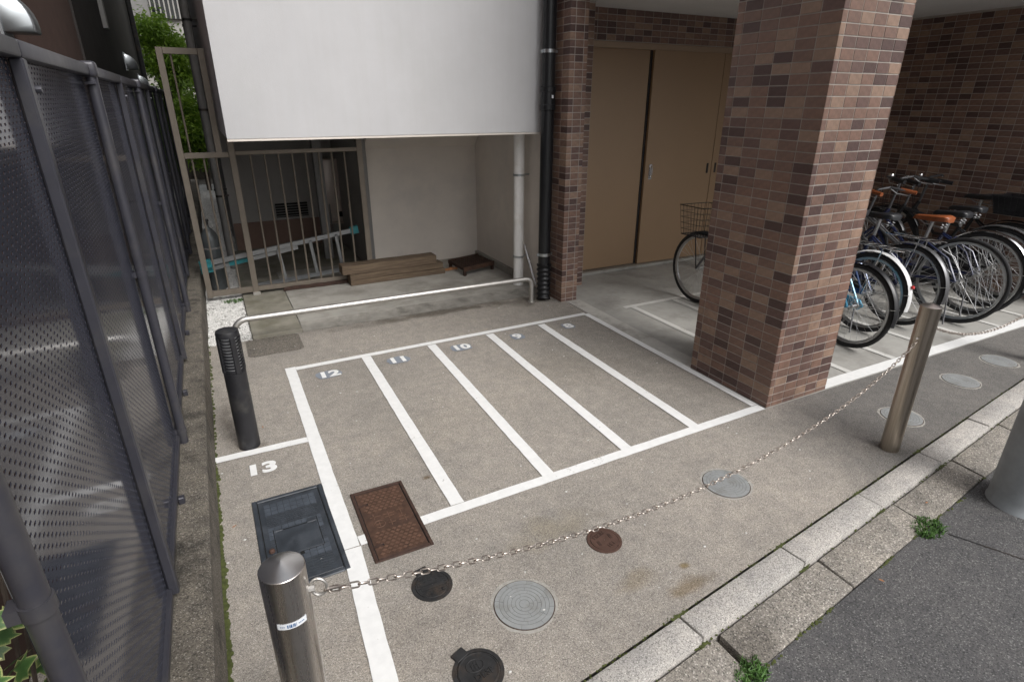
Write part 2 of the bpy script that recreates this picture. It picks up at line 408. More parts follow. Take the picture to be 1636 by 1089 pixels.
tag(b_.build('ground', M['soil'], fixn=False), 'bare ground under everything', kind='structure')
lot = MB()
def lot_poly(x0, x1):
    def ky(x): s = (x - K0.x) / KD.x; return kp(s, .004).y
    return [(x0, ky(x0)), (x1, ky(x1))]
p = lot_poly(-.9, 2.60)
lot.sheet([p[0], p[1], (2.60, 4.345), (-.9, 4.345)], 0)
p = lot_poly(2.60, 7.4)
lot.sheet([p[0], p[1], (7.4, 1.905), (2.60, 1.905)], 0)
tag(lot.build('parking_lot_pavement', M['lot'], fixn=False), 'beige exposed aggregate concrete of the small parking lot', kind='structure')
bf = MB().sheet([(2.60, 1.905), (12, 1.905), (12, 4.75), (2.60, 4.75)], -.002)
tag(bf.build('bicycle_parking_floor', M['bikefloor'], fixn=False), 'smooth grey concrete floor of the covered bicycle parking', kind='structure')
st = MB().box(2.605, 2.735, 2.52, 4.04, -.05, .004)
tag(st.build('border_strip', M['strip'], bevel=.003), 'pale concrete strip beside the parking lines', kind='structure')
pt = MB()
def rrect(x0, x1, y0, y1, r, n=4):
    o = []
    for cx, cy, a0 in ((x1 - r, y0 + r, -PI / 2), (x1 - r, y1 - r, 0), (x0 + r, y1 - r, PI / 2), (x0 + r, y0 + r, PI)):
        for i in range(n + 1): a = a0 + PI / 2 * i / n; o.append((cx + r * math.cos(a), cy + r * math.sin(a)))
    return o
pt.sheet(rrect(.02, .39, 4.0, 4.335, .04), .003)
tag(pt.build('pavement_patch', M['patch'], fixn=False), 'darker repaired patch of pavement before the slab', kind='structure')
# raised slab along the building, mossy end piece, recess floor
se = MB().add([(.43, 4.35, .0015), (2.56, 4.35, .0015), (2.56, 4.50, .0282), (.43, 4.50, .0282), (.43, 4.35, -.05), (2.56, 4.35, -.05)], [(0, 1, 2, 3), (0, 4, 5, 1)])
tag(se.build('slab_edge', M['slab_edge'], fixn=False), 'dirty sloping front edge of the concrete slab', kind='structure')
sl = MB().box(.43, 2.56, 4.50, 6.1, -.05, .028); tag(sl.build('entrance_slab', M['slab'], bevel=.004), 'grey stained concrete slab under the overhanging wall', kind='structure')
sl = MB().box(.075, .427, 4.35, 5.6, -.05, .026); tag(sl.build('mossy_slab', M['slab_moss'], bevel=.004), 'mossy end piece of the concrete slab', kind='structure')
sl = MB().box(.075, 2.56, 5.602, 7.3, -.05, .02); sl.box(.075, .42, 6.1, 7.3, -.05, .018)
tag(sl.build('passage_floor', M['slab_moss']), 'dim concrete floor behind the railing', kind='structure')

kerb = empty('kerb', kp(0, 0)); tag(kerb, 'pale granite kerb stones in a row along the lot', kind='structure')
GW = .108
random.seed(3)
for i in range(-3, 12):
    s0, s1 = i * .594 + .003, (i + 1) * .594 - .003
    d = random.uniform(-.002, .003)
    mb = MB(); c = kp((s0 + s1) / 2, -GW / 2, -.06 + d / 2)
    mb.obox(c, KD, KN, (0, 0, 1), (s1 - s0) / 2, GW / 2 - .003, .06 + d / 2)
    o = mb.build('kerb_stone', M['kerb'], kerb, bevel=.005, seg=2)
gut = empty('gutter', kp(0, -.2)); tag(gut, 'worn concrete gutter blocks between kerb and asphalt', kind='structure')
for i in range(-3, 12):
    s0, s1 = i * .607 + .075 + .004, (i + 1) * .607 + .075 - .004
    if i == -1: s1 -= .02
    t0, t1 = -GW - .004, -GW - .148
    z0, z1 = -.028 + random.uniform(-.003, .003), -.047
    e = random.uniform(-.006, .004)
    vs = [kp(s0, t0, z0), kp(s1, t0, z0), kp(s1, t1 + e, z1), kp(s0, t1 - e, z1)]
    vs += [v + Vector((0, 0, -.1)) for v in vs]
    mb = MB().add(vs, [(0, 1, 2, 3), (7, 6, 5, 4), (0, 4, 5, 1), (1, 5, 6, 2), (2, 6, 7, 3), (3, 7, 4, 0)])
    mb.build('gutter_block', M['gutter'], gut, bevel=.006, seg=2)

# ------------------------------------------------------------------ tiled surfaces
def proj_area(pts):
    q = []
    for p in pts:
        d = Vector(p) - CAM; z = d.dot(CF)
        if z < .05: return 0
        q.append((FPX * d.dot(CR) / z, -FPX * d.dot(CU) / z))
    if all(abs(a) > 860 or abs(b) > 580 for a, b in q): return 0
    a = 0
    for i in range(len(q)): a += q[i][0] * q[(i + 1) % len(q)][1] - q[(i + 1) % len(q)][0] * q[i][1]
    return abs(a) / 2
WTS = [.15, .19, .28, .21, .17]
TM = {}
def tile_mesh(w, h, ci):
    k = (round(w, 3), round(h, 3), ci)
    if k not in TM:
        mb = MB(); c = .0012; d = .0042
        mb.add([(0, 0, 0), (w, 0, 0), (w, h, 0), (0, h, 0), (c, c, d), (w - c, c, d), (w - c, h - c, d), (c, h - c, d)],
               [(4, 5, 6, 7), (0, 1, 5, 4), (1, 2, 6, 5), (2, 3, 7, 6), (3, 0, 4, 7)])
        TM[k] = mb.mesh('tile', TILES[ci], smooth=False, fixn=False)
    return TM[k]
def tile_face(recs, O, U, N, ucuts, zcuts, cf=None, g=.0040):
    """collect tiles of one face: U along the row, N outward; cuts are joint centre lines"""
    O, U, N = Vector(O), Vector(U), Vector(N); Z = Vector((0, 0, 1))
    for r in range(len(zcuts) - 1):
        for c in range(len(ucuts) - 1):
            u0, u1, z0, z1 = ucuts[c] + g / 2, ucuts[c + 1] - g / 2, zcuts[r] + g / 2, zcuts[r + 1] - g / 2
            if u1 - u0 < .008 or z1 - z0 < .008: continue
            ci = cf(r, c) if cf else random.choices(range(5), WTS)[0]
            base = O + U * u0 + Z * z0 + N * random.uniform(-.0006, .0006)
            recs.append((base, U, Z, N, u1 - u0, z1 - z0, ci))
def place_tiles(recs, parent, limit=300):
    """the tiles that show largest become parts, the others one joined part"""
    sc = []
    for t in recs:
        b, U, Z, N, w, h, ci = t
        pts = [b, b + U * w, b + U * w + Z * h, b + Z * h]
        vis = (CAM - b).dot(N) > 0
        sc.append(proj_area(pts) if vis else 0)
    idx = sorted(range(len(recs)), key=lambda i: -sc[i])
    single = [i for i in idx[:limit] if sc[i] > 25]
    rest = [i for i in range(len(recs)) if i not in set(single)]
    inv = Matrix.Translation(-Vector(WT[parent.name]))
    for i in single:
        b, U, Z, N, w, h, ci = recs[i]
        o = bpy.data.objects.new('tile', tile_mesh(w, h, ci)); COL.objects.link(o)
        o.parent = parent; o.matrix_parent_inverse = inv
        mx = Matrix.Identity(4)
        for k in range(3): mx[k][0] = U[k]; mx[k][1] = Z[k]; mx[k][2] = N[k]; mx[k][3] = b[k]
        o.matrix_basis = mx
    if rest:
        mb = MB(); c = .0012; d = .0042
        for i in rest:
            b, U, Z, N, w, h, ci = recs[i]
            vs = [b, b + U * w, b + U * w + Z * h, b + Z * h, b + U * c + Z * c + N * d, b + U * (w - c) + Z * c + N * d,
                  b + U * (w - c) + Z * (h - c) + N * d, b + U * c + Z * (h - c) + N * d]
            mb.add(vs, [(4, 5, 6, 7), (0, 1, 5, 4), (1, 2, 6, 5), (2, 3, 7, 6), (3, 0, 4, 7)], ci)
        o = mb.build('tiling', TILES, parent, smooth=False, fixn=False); o['kind'] = 'stuff'
random.seed(11)
CZ = 2.37                                   # ceiling height
RH = .0505
zc = [-.02 + RH * i for i in range(49)]
zc = [max(0.003, z) for z in zc if z < CZ + .03]
# main pillar
PX0, PX1, PY0, PY1 = 2.612, 3.122, 1.908, 2.520
pil = empty('tiled_pillar', ((PX0 + PX1) / 2, (PY0 + PY1) / 2, 0), 'big square pillar clad in brown mosaic tiles at the corner of the parking lines', 'pillar')
MB().box(PX0 + .002, PX1 - .002, PY0 + .002, PY1 - .002, 0, CZ + .05).build('core', M['grout'], pil)
ccol = [random.choices(range(5), WTS)[0] for _ in range(60)]
recs = []
lw = (PY1 - PY0) / 5.45
lc = [0] + [lw * (i + 1) for i in range(5)] + [PY1 - PY0]
lc[0] = -.003
tile_face(recs, (PX0 + .004, PY0, 0), (0, 1, 0), (-1, 0, 0), lc, zc, lambda r, c: ccol[r] if c == 0 else random.choices(range(5), WTS)[0])
rw = (PX1 - PX0) / 5.38
rc = [0] + [rw * (.38 + i) for i in range(6)]
tile_face(recs, (PX0, PY0 + .004, 0), (1, 0, 0), (0, -1, 0), rc, zc, lambda r, c: ccol[r] if c == 0 else random.choices(range(5), WTS)[0])
tile_face(recs, (PX1 - .004, PY0, 0), (0, 1, 0), (1, 0, 0), lc, zc)
tile_face(recs, (PX0, PY1 - .004, 0), (1, 0, 0), (0, 1, 0), rc, zc)
place_tiles(recs, pil)
# slim pilaster beside the black pipe and the jamb behind it
pil2 = empty('tiled_pilaster', (2.63, 4.2, 0), 'slim brown tiled pilaster behind the black downpipe', 'pilaster')
MB().box(2.552, 2.708, 4.052, 4.8, 0, 3.6).build('core', M['grout'], pil2)
zc2 = [-.02 + RH * i for i in range(73)]; zc2[0] = .003
recs = []
cc2 = [random.choices(range(5), WTS)[0] for _ in range(90)]
tile_face(recs, (2.55, 4.054, 0), (1, 0, 0), (0, -1, 0), [0, .046, .122, .16], zc2, lambda r, c: cc2[r] if c == 0 else random.choices(range(5), WTS)[0])
tile_face(recs, (2.554, 4.05, 0), (0, 1, 0), (-1, 0, 0), [-.003, .1, .2, .29], zc2, lambda r, c: cc2[r] if c == 0 else random.choices(range(5), WTS)[0])
place_tiles(recs, pil2)
sw = empty('storage_wall', (3.9, 4.7, 0), 'brown tiled wall around and above the tan storage doors', 'wall')
mb = MB().box(2.706, 3.0, 4.402, 4.9, 0, CZ + .05); mb.box(3.0, 6.6, 4.652, 4.9, 2.118, CZ + .05); mb.box(5.9, 6.6, 4.66, 4.9, 0, 2.118)
mb.build('core', M['grout'], sw)
recs = []
tile_face(recs, (2.706, 4.404, 0), (1, 0, 0), (0, -1, 0), [0, .096, .192, .294], [z for z in zc])
tile_face(recs, (3.0, 4.654, 0), (1, 0, 0), (0, -1, 0), [.1 * i for i in range(34)], [2.120 + RH * i for i in range(6)])
tile_face(recs, (2.996, 4.40, 0), (0, 1, 0), (1, 0, 0), [0, .1, .2, .25], zc)
place_tiles(recs, sw)
rwl = empty('bicycle_bay_wall', (6.35, 3.3, 0), 'dark brown tiled side wall behind the parked bicycles', 'wall')
MB().box(6.302, 6.6, 1.75, 4.654, 0, CZ + .05).build('core', M['grout'], rwl)
recs = []
tile_face(recs, (6.304, 1.75, 0), (0, 1, 0), (-1, 0, 0), [.1 * i for i in range(30)], zc)
place_tiles(recs, rwl)

# ------------------------------------------------------------------ apartment building: ceiling, upper floors, white overhang, recess
OVF = 1.90                                   # how far the upper floors reach out over the pavement
bd = empty('apartment_building', (3.5, 6.5, 0), 'apartment block with white rendered overhang and ground floor open for bicycles', 'building')
c_ = MB().box(2.60, 9.5, OVF + .15, 4.9, CZ, CZ + .06); c_.box(2.72, 9.5, 4.9, 5.2, CZ, CZ + .06); c_.build('ceiling', M['ceiling'], bd)
up = MB().box(2.60, 9.5, OVF, 12, CZ + .45, 9.0); up.box(2.60, 9.5, OVF, OVF + .14, CZ + .02, CZ + .45); up.box(3.13, 9.5, 2.045, 2.13, 2.19, CZ + .02); up.box(3.13, 9.5, OVF + .001, 2.044, 2.19, CZ + .019)  # last two boxes: unseen downstand beam, added to darken the bicycle bay
up.box(2.60, 2.74, OVF + .14, 4.05, CZ + .062, CZ + .45); up.build('upper_wall_with_shade_beam', TILES[2], bd)
w_ = MB()
WB = 1.385
w_.box(.14, 2.551, 4.34, 12, WB + .01, 9.0)
w_.build('overhang_wall', M['stucco'], bd, bevel=.006, seg=2)
MB().box(.142, 2.549, 4.3405, 4.37, WB - .004, WB + .009).build('drip_edge', M['stucco2'], bd)
# lower back wall with haunch, side wall, dark jamb
w_ = MB()
w_.box(1.372, 2.56, 5.82, 6.4, 0, WB + .01)
w_.add([(1.372, 5.819, 1.20), (2.53, 5.819, 1.20), (2.53, 5.62, 1.395), (1.372, 5.62, 1.395), (1.372, 5.819, 1.395), (2.53, 5.819, 1.395)],
       [(0, 1, 2, 3), (0, 3, 4), (1, 5, 2)])
w_.build('recess_wall', M['stucco2'], bd, fixn=False)
w_ = MB().box(2.535, 2.70, 4.341, 5.8195, 0, WB + .01)
w_.build('side_wall', M['stucco2'], bd, fixn=False)
MB().box(1.29, 1.370, 5.76, 5.86, 0.0, 1.394).build('dark_jamb', M['greypipe'], bd, bevel=.004)
MB().box(2.50, 2.534, 4.9, 5.8, .028, .09).build('skirting', M['slab'], bd)
w_ = MB().box(.14, 2.551, 7.32, 12, 0, WB + .009); w_.build('rear_wall', M['backwall'], bd)
MB().box(.145, 1.25, 7.295, 7.32, .02, .33).build('plinth_board', M['pinkboard'], bd, bevel=.003)
MB().box(.62, .98, 7.30, 7.325, .36, .52).build('vent_opening', M['black'], bd)
mb = MB()
for i in range(5): mb.box(.62, .98, 7.296, 7.306, .372 + i * .03, .380 + i * .03)
mb.build('vent_slats', M['greypipe'], bd)
MB().box(1.33, 1.36, 5.9, 7.3, 0, WB).build('passage_wall', M['backwall'], bd)
MB().box(.985, 1.075, 6.45, 6.55, 0, WB).build('passage_pier', M['greypipe'], bd)

# water heater cabinet behind the railing
hc = empty('heater_cabinet', (1.30, 7.2, .3), 'shiny beige metal cabinet seen through the right end of the railing', 'cabinet')
MB().box(1.16, 1.42, 7.05, 7.31, .30, 1.02).build('body', M['heater'], hc, bevel=.02, seg=3)
MB().box(1.27, 1.38, 7.043, 7.06, .36, .42).build('slot', M['black'], hc)
MB().tube([(1.19, 7.03, .52), (1.19, 7.03, .1)], .008, 6).build('pipe', M['greypipe'], hc)
MB().box(1.15, 1.43, 7.035, 7.31, .285, .299).build('ledge', M['heater'], hc)

# ------------------------------------------------------------------ storage doors
dr = empty('storage_doors', (4.2, 4.68, 0), 'tan metal sliding storage doors in a brown tiled wall', 'door')
MB().box(3.0, 5.9, 4.655, 4.75, 2.066, 2.117).build('top_frame', M['door_frame'], dr, bevel=.003)
MB().box(3.0, 3.02, 4.655, 4.76, .05, 2.066).build('side_frame', M['door_frame'], dr)
MB().box(3.0, 5.9, 4.65, 4.76, 0, .03).build('sill', M['bikefloor'], dr, bevel=.003)
mb = MB()
for i in range(3): mb.box(3.0, 5.9, 4.656 + i * .028, 4.668 + i * .028, .03, .045)
mb.build('floor_track', M['bronze'], dr)
x = MB().box(3.02, 3.845, 4.705, 4.735, .045, 2.07).build('door_leaf', M['door'], dr, bevel=.002)
x = MB().box(3.868, 4.752, 4.667, 4.697, .045, 2.07).build('door_leaf', M['door'], dr, bevel=.002)
hp = MB(); hp.box(3.915, 3.955, 4.662, 4.668, .905, 1.05); hp.build('handle_plate', M['chrome'], x, bevel=.004)
MB().tube([(3.935, 4.662, 1.03), (3.935, 4.64, 1.02), (3.935, 4.64, .95), (3.935, 4.655, .935)], .006, 8).build('handle', M['chrome'], x)
MB().box(4.685, 4.712, 4.664, 4.669, .93, 1.03).build('finger_pull', M['castblack'], x, bevel=.003)
x = MB().box(4.758, 5.9, 4.667, 4.697, .045, 2.07).build('door_leaf', M['door'], dr, bevel=.002)
MB().box(4.795, 4.822, 4.664, 4.669, .93, 1.03).build('finger_pull', M['castblack'], x, bevel=.003)
MB().box(3.846, 3.866, 4.699, 4.72, .045, 2.07).build('seal_strip', M['castblack'], dr)
MB().box(3.0, 5.9, 4.76, 4.8, 0, 2.12).build('back_panel', M['black'], dr)

# ------------------------------------------------------------------ painted lines and numbers
def jag(mb, x0, y0, x1, y1, w, z, amp=.0011, step=.05):
    a, b = Vector((x0, y0)), Vector((x1, y1)); d = (b - a); L = d.length; d /= L; nr = Vector((-d.y, d.x))
    n = max(2, int(L / step)); lft = []; rgt = []
    for i in range(n + 1):
        p = a + d * (L * i / n)
        lft.append(p + nr * (w / 2 + random.uniform(-amp, amp))); rgt.append(p - nr * (w / 2 + random.uniform(-amp, amp)))
    vs = [(p.x, p.y, z) for p in lft + rgt]
    mb.add(vs, [(i, n + 1 + i, n + 2 + i, i + 1) for i in range(n)])
pm = empty('parking_lines', (1.4, 2.8, 0)); tag(pm, 'fresh white painted lines of the numbered parking slots', kind='structure')
def line(x0, y0, x1, y1, w, z=.004, mat='white_paint', par=pm, nm='painted_line'):
    mb = MB(); jag(mb, x0, y0, x1, y1, w, z); return mb.build(nm, M[mat], par, smooth=False, fixn=False)
line(.252, 3.71, .243, 1.86, .064); line(.243, 1.856, .195, .985, .07)
line(.285, 3.677, 2.575, 3.707, .05)
line(.66, 1.893, 2.60, 1.932, .058, .0045) if 0 else None
line(.54, 1.886, 2.60, 1.930, .056)
line(.279, 1.884, .318, 1.886, .058)
for xf, xb in ((.715, .742), (1.175, 1.212), (1.640, 1.675), (2.10, 2.122)): line(xf, 1.92, xb, 3.655, .062, .0045)
line(2.578, 1.96, 2.578, 3.70, .05, .0045)
line(-.218, 2.757, .215, 2.753, .052, .0045)
pb = empty('bicycle_slot_lines', (4.5, 2.8, 0)); tag(pb, 'worn white lines of the bicycle slots', kind='structure')
line(3.13, 1.955, 6.3, 1.955, .085, .003, 'white_paint', pb)
line(2.96, 3.69, 6.3, 3.71, .05, .002, 'old_paint', pb)
for xx in (3.04, 3.49, 3.965, 4.42, 4.87, 5.32, 5.77): line(xx, 2.0, xx, 3.66, .05, .0025, 'old_paint', pb)
DG = None
def text_mesh(body, h, mat, z=0, off=.03, ext=0):
    cu = bpy.data.curves.new('txt', 'FONT'); cu.body = body; cu.size = 1; cu.align_x = 'CENTER'; cu.align_y = 'CENTER'; cu.offset = off; cu.extrude = ext
    cu.resolution_u = 4
    o = bpy.data.objects.new('txt', cu); COL.objects.link(o)
    dg = bpy.context.evaluated_depsgraph_get(); dg.update()
    me = bpy.data.meshes.new_from_object(o.evaluated_get(dg), depsgraph=dg)
    bpy.data.objects.remove(o)
    ys = [v.co.y for v in me.vertices]; k = h / (max(ys) - min(ys)); cy = (max(ys) + min(ys)) / 2
    for v in me.vertices: v.co = Vector((v.co.x * k, (v.co.y - cy) * k, v.co.z * (1 if ext == 0 else k) + z))
    me.materials.clear(); me.materials.append(M[mat]); me.update()
    return me
NUMS = [('12', .462, 3.497, .092), ('11', .925, 3.512, .09), ('10', 1.388, 3.520, .09), ('9', 1.843, 3.520, .092), ('8', 2.300, 3.532, .092), ('13', -.022, 2.588, .098)]
NLAB = {'12': 'white painted number twelve in the leftmost slot of the row', '11': 'white painted number eleven in the second slot from the left',
        '10': 'white painted number ten in the middle slot of the row', '9': 'white painted number nine in the second slot from the right',
        '8': 'white painted number eight in the rightmost slot near the pilaster', '13': 'white painted number thirteen beside the black lamp bollard'}
for b, x, y, h in NUMS:
    n = empty('slot_number', (x, y, 0), NLAB[b], 'number', 'slot numbers')
    if b != '13':
        w = .105 if len(b) == 2 else .07
        pts = []
        for i in range(22):
            a = 2 * PI * i / 22; k = 1 + random.uniform(-.1, .1)
            pts.append((math.copysign(abs(math.cos(a)) ** .6, math.cos(a)) * w * .72 * k, math.copysign(abs(math.sin(a)) ** .6, math.sin(a)) * h * .62 * k))
        o = link('backing_patch', MB().sheet(pts, .003).mesh('backing_patch', M['blue_patch'], smooth=False, fixn=False)); o.parent = n
    o = link('numeral', text_mesh(b, h, 'white_paint', .0055, .045 if b != '13' else .05)); o.parent = n
    o.scale.x = 1.18

# ------------------------------------------------------------------ bollards, chains
def bollard(x, y, h, label, mat='steel'):
    e = empty('bollard', (x, y, 0), label, 'bollard', 'stainless chain bollards')
    r = .0435
    mb = MB().lathe([(r, -.02), (r, h - .0125), (r - .0012, h - .0115)], (x, y, 0), 40, caps=True); mb.build('post', M[mat], e)
    cp = MB().lathe([(r - .0014, h - .0115), (.002, h + .003)], (x, y, 0), 40, caps=True); cp.build('cap', M['steel_top'], e, ang=20)
    return e
BL = (-.008, .966); BR = (2.835, 1.335)
bl = bollard(*BL, .80, 'stainless steel bollard in the left foreground with a ring and white sticker')
br = bollard(*BR, .775, 'stainless steel bollard with brownish stains standing near the tiled pillar at the right', 'steel_dirty')
# ring on the left bollard
rg = []
RC = Vector((BL[0] + .0435 + .0165, BL[1] - .010, .720))
for i in range(20):
    a = 2 * PI * i / 20
    rg.append(RC + Vector((.95, -.3, 0)) * (.0155 * math.cos(a)) + Vector((0, 0, 1)) * (.021 * math.sin(a)))
MB().tube(rg, .0034, 8, closed=True).build('ring', M['rail_steel'], bl)
MB().tube([Vector((BL[0] + .03, BL[1] - .008, .722)), Vector((BL[0] + .052, BL[1] - .012, .722))], .007, 8).build('ring_boss', M['rail_steel'], bl)
# sticker: a curved label wrapped on the post facing the street
def wrap(name, a0, a1, z0, z1, rise, mat, par, dr=.0006, n=10, slant=0):
    mb = MB(); vs = []
    r = .0435 + dr
    for i in range(n + 1):
        a = a0 + (a1 - a0) * i / n; k = i / n; bow = rise * (1 - (2 * k - 1) ** 2)
        for z in (z0 - bow * 0 + slant * k, z1 + slant * k):
            vs.append((BL[0] + r * math.cos(a), BL[1] + r * math.sin(a), z))
    mb.add(vs, [(2 * i, 2 * i + 2, 2 * i + 3, 2 * i + 1) for i in range(n)])
    return mb.build(name, mat, par, fixn=False)
sk = wrap('sticker', math.radians(-128), math.radians(-52), .672, .687, 0, M['sticker'], bl)
for i, (a0, a1) in enumerate(((-103, -100), (-98, -96), (-95, -91), (-89, -87), (-86, -83), (-81, -80))):
    wrap('sticker_lettering', math.radians(a0), math.radians(a1), .675, .6835, 0, M['blueink'], sk, .0011, 3)
for a in (-120, -116, -112, -75, -71, -67, -63): wrap('sticker_lettering', math.radians(a), math.radians(a + 2.6), .678, .6805, 0, M['blueink'], sk, .0011, 2)
def link_mesh():
    pts = []; L, Wd = .0118, .0056
    for i in range(14):
        a = 2 * PI * i / 14
        x = math.cos(a) * Wd + math.copysign(L - Wd, math.cos(a)) * (1 if abs(math.cos(a)) > .05 else 0)
        pts.append((x, math.sin(a) * Wd, 0))
    return MB().tube(pts, .0021, 6, closed=True).mesh('link', M['chain'])
LM = link_mesh()
def chain(path, label, first):
    e = empty('chain', path(0), label, 'chain', 'chains between the bollards')
    # walk the curve with constant pitch
    pitch = .0212; N = 4000
    P = [path(i / N) for i in range(N + 1)]; acc = 0; pts = [P[0]]
    for i in range(1, N + 1):
        acc += (P[i] - P[i - 1]).length
        if acc >= pitch: pts.append(P[i]); acc -= pitch
    for i in range(len(pts) - 1):
        c = (pts[i] + pts[i + 1]) / 2; t = (pts[i + 1] - pts[i]).normalized()
        u = Vector((0, 0, 1)); s = t.cross(u).normalized(); u = s.cross(t)
        a = (PI / 4 if i % 2 else -PI / 4) + random.uniform(-.2, .2)
        n1 = s * math.cos(a) + u * math.sin(a); n2 = t.cross(n1)
        o = bpy.data.objects.new('link', LM); COL.objects.link(o); o.parent = e
        o.matrix_parent_inverse = Matrix.Translation(-path(0))
        mx = Matrix.Identity(4)
        for k in range(3): mx[k][0] = t[k]; mx[k][1] = n1[k]; mx[k][2] = n2[k]; mx[k][3] = c[k]
        o.matrix_basis = mx
    return e
sp = [0, .055, .132, .228, .328, .448, .581, .689, .826, .919, 1.0]
zp = [.705, .657, .592, .516, .466, .430, .412, .418, .467, .520, .60]
pf = np.polyfit(sp, zp, 5)
def path1(s):
    a, b = Vector((.071, .953, 0)), Vector((2.790, 1.330, 0)); p = a.lerp(b, s); p.z = float(np.polyval(pf, s)); return p
ch1 = chain(path1, 'long steel chain hanging between the two bollards', True)
# connector link on the chain start
q0, q1 = path1(0), path1(.03)
t = (q1 - q0).normalized(); s_ = t.cross(Vector((0, 0, 1))).normalized()
pts = []
for i in range(16):
    a = 2 * PI * i / 16; pts.append(q0 + t * (.012 + .022 * math.cos(a)) + (s_ * .5 + Vector((0, 0, .85))) * (.0075 * math.sin(a)))
MB().tube(pts, .003, 6, closed=True).build('connector', M['chain'], ch1)
MB().obox(q0 + t * .014 - (s_ * .5 + Vector((0, 0, .85))) * .0075, t, s_, t.cross(s_), .010, .0042, .0042).build('connector_sleeve', M['rail_steel'], ch1, bevel=.0012)
pf2 = np.polyfit([0, .3, .55, 1.0], [.655, .50, .455, .62], 2)
def path2(s):
    a, b = Vector((2.885, 1.345, 0)), Vector((4.75, 1.50, 0)); p = a.lerp(b, s); p.z = float(np.polyval(pf2, s)); return p
chain(path2, 'second steel chain running right from the right bollard out of view', False)
for (ax, ay, az, dx) in ((2.79, 1.33, .615, -1), (2.884, 1.345, .662, 1)):
    MB().tube([(ax - dx * .006, ay, az), (ax + dx * .008, ay, az)], .005, 8).build('chain_eye', M['chrome'], br)
bollard(4.79, 1.51, .775, 'stainless steel bollard at the far right end of the second chain')

# ------------------------------------------------------------------ lamp bollard
LX, LY = -.056, 2.835
lb = empty('lamp_bollard', (LX, LY, 0), 'black bollard lamp with louvred head beside slot number 13', 'lamp')
MB().lathe([(.051, 0), (.0505, .42), (.047, .422), (.047, .425)], (LX, LY, 0), 36).build('post', M['lampblack'], lb)
MB().lathe([(.039, .425), (.039, .605)], (LX, LY, 0), 30).build('diffuser', M['lens'], lb)
for i in range(11):
    z = .432 + i * .0158
    MB().lathe([(.039, z + .001), (.051, z - .001), (.051, z + .0015), (.039, z + .004)], (LX, LY, 0), 30, caps=False).build('louvre', M['lampblack'], lb, ang=20)
for a in (20, 110, 200, 290):
    an = math.radians(a); c = Vector((LX + .047 * math.cos(an), LY + .047 * math.sin(an), .515))
    MB().obox(c, (math.cos(an), math.sin(an), 0), (-math.sin(an), math.cos(an), 0), (0, 0, 1), .0055, .012, .092).build('head_rib', M['lampblack'], lb, bevel=.002)
MB().lathe([(.0515, .605), (.0515, .622), (.048, .632), (.02, .636)], (LX, LY, 0), 36).build('cap', M['lampblack'], lb)

# ------------------------------------------------------------------ low stainless rail
hr = empty('low_rail', (1.15, 4.19, 0), 'low bent stainless steel pipe rail before the concrete slab', 'rail')
def arc(c, a0, a1, r, ex, ez, n=8):
    return [Vector(c) + Vector(ex) * (r * math.cos(a0 + (a1 - a0) * i / n)) + Vector(ez) * (r * math.sin(a0 + (a1 - a0) * i / n)) for i in range(n + 1)]
pa = [Vector((-.035, 4.187, -.02)), Vector((-.035, 4.187, .13))] + arc((.055, 4.187, .13), PI, PI / 2, .09, (1, 0, 0), (0, 0, 1)) + \
     arc((2.27, 4.187, .155), PI / 2, 0, .058, (1, 0, 0), (0, 0, 1)) + [Vector((2.328, 4.187, -.02))]
MB().tube(pa, .0205, 16).build('pipe', M['rail_steel'], hr)
MB().lathe([(.032, 0), (.032, .006)], (2.328, 4.187, 0), 20).build('foot_plate', M['rail_steel'], hr)

# ------------------------------------------------------------------ pipes on the wall
bp = empty('black_downpipe', (2.475, 4.235, 0), 'black plastic downpipe between white wall and tiled pilaster', 'pipe')
bx, by, r = 2.478, 4.235, .052
MB().tube([(bx, by, .30), (bx, by, 4.5)], r, 24).build('pipe', M['blackpipe'], bp)
prof = [(r + .004, 1.56), (r + .010, 1.565), (r + .010, 1.60), (r + .005, 1.605), (r + .005, 1.69), (r + .010, 1.695), (r + .010, 1.73), (r + .002, 1.735)]
MB().lathe(prof, (bx, by, 0), 24).build('coupling', M['blackpipe'], bp)
MB().obox((bx + .008, by - r - .006, 1.66), (1, 0, 0), (0, 1, 0), (0, 0, 1), .008, .001, .011).build('small_label', M['sticker'], bp)
for z in (.40, 1.98):
    mb = MB().lathe([(r + .001, z - .012), (r + .004, z - .012), (r + .004, z + .012), (r + .001, z + .012)], (bx, by, 0), 24)
    mb.box(bx + r, bx + r + .05, by - .012, by - .006, z - .01, z + .01); mb.box(bx - r - .02, bx - r, by - .004, by + .004, z - .011, z + .011)
    mb.build('pipe_clamp', M['hood'], bp)
el = []; rr = []
for i in range(30):
    k = i / 29; el.append(Vector((bx - .030 * k ** 2, by - .055 * k ** 2.2, .31 - .30 * k))); rr.append(r + .006 + (.007 if i % 4 < 2 else -.002) - .004 * k)
MB().tube(el, rr, 20).build('corrugated_elbow', M['blackpipe'], bp, ang=60)
wp = empty('white_pipe', (2.43, 4.63, 0), 'white plastic drain pipe inside the recess', 'pipe')
MB().tube([(2.432, 4.63, .01), (2.432, 4.63, 1.39)], .048, 20).build('pipe', M['whitepipe'], wp)
for z in (.30, 1.03):
    mb = MB().lathe([(.049, z - .009), (.052, z - .009), (.052, z + .009), (.049, z + .009)], (2.432, 4.63, 0), 20); mb.box(2.48, 2.534, 4.625, 4.635, z - .006, z + .006)
    mb.build('pipe_clamp', M['hood'], wp)
fo = MB(); fo.tube([(2.518, 4.677, .39), (2.516, 4.62, .31), (2.518, 4.55, .21), (2.514, 4.49, .13), (2.516, 4.437, .06)], [.008, .013, .015, .013, .009], 7)
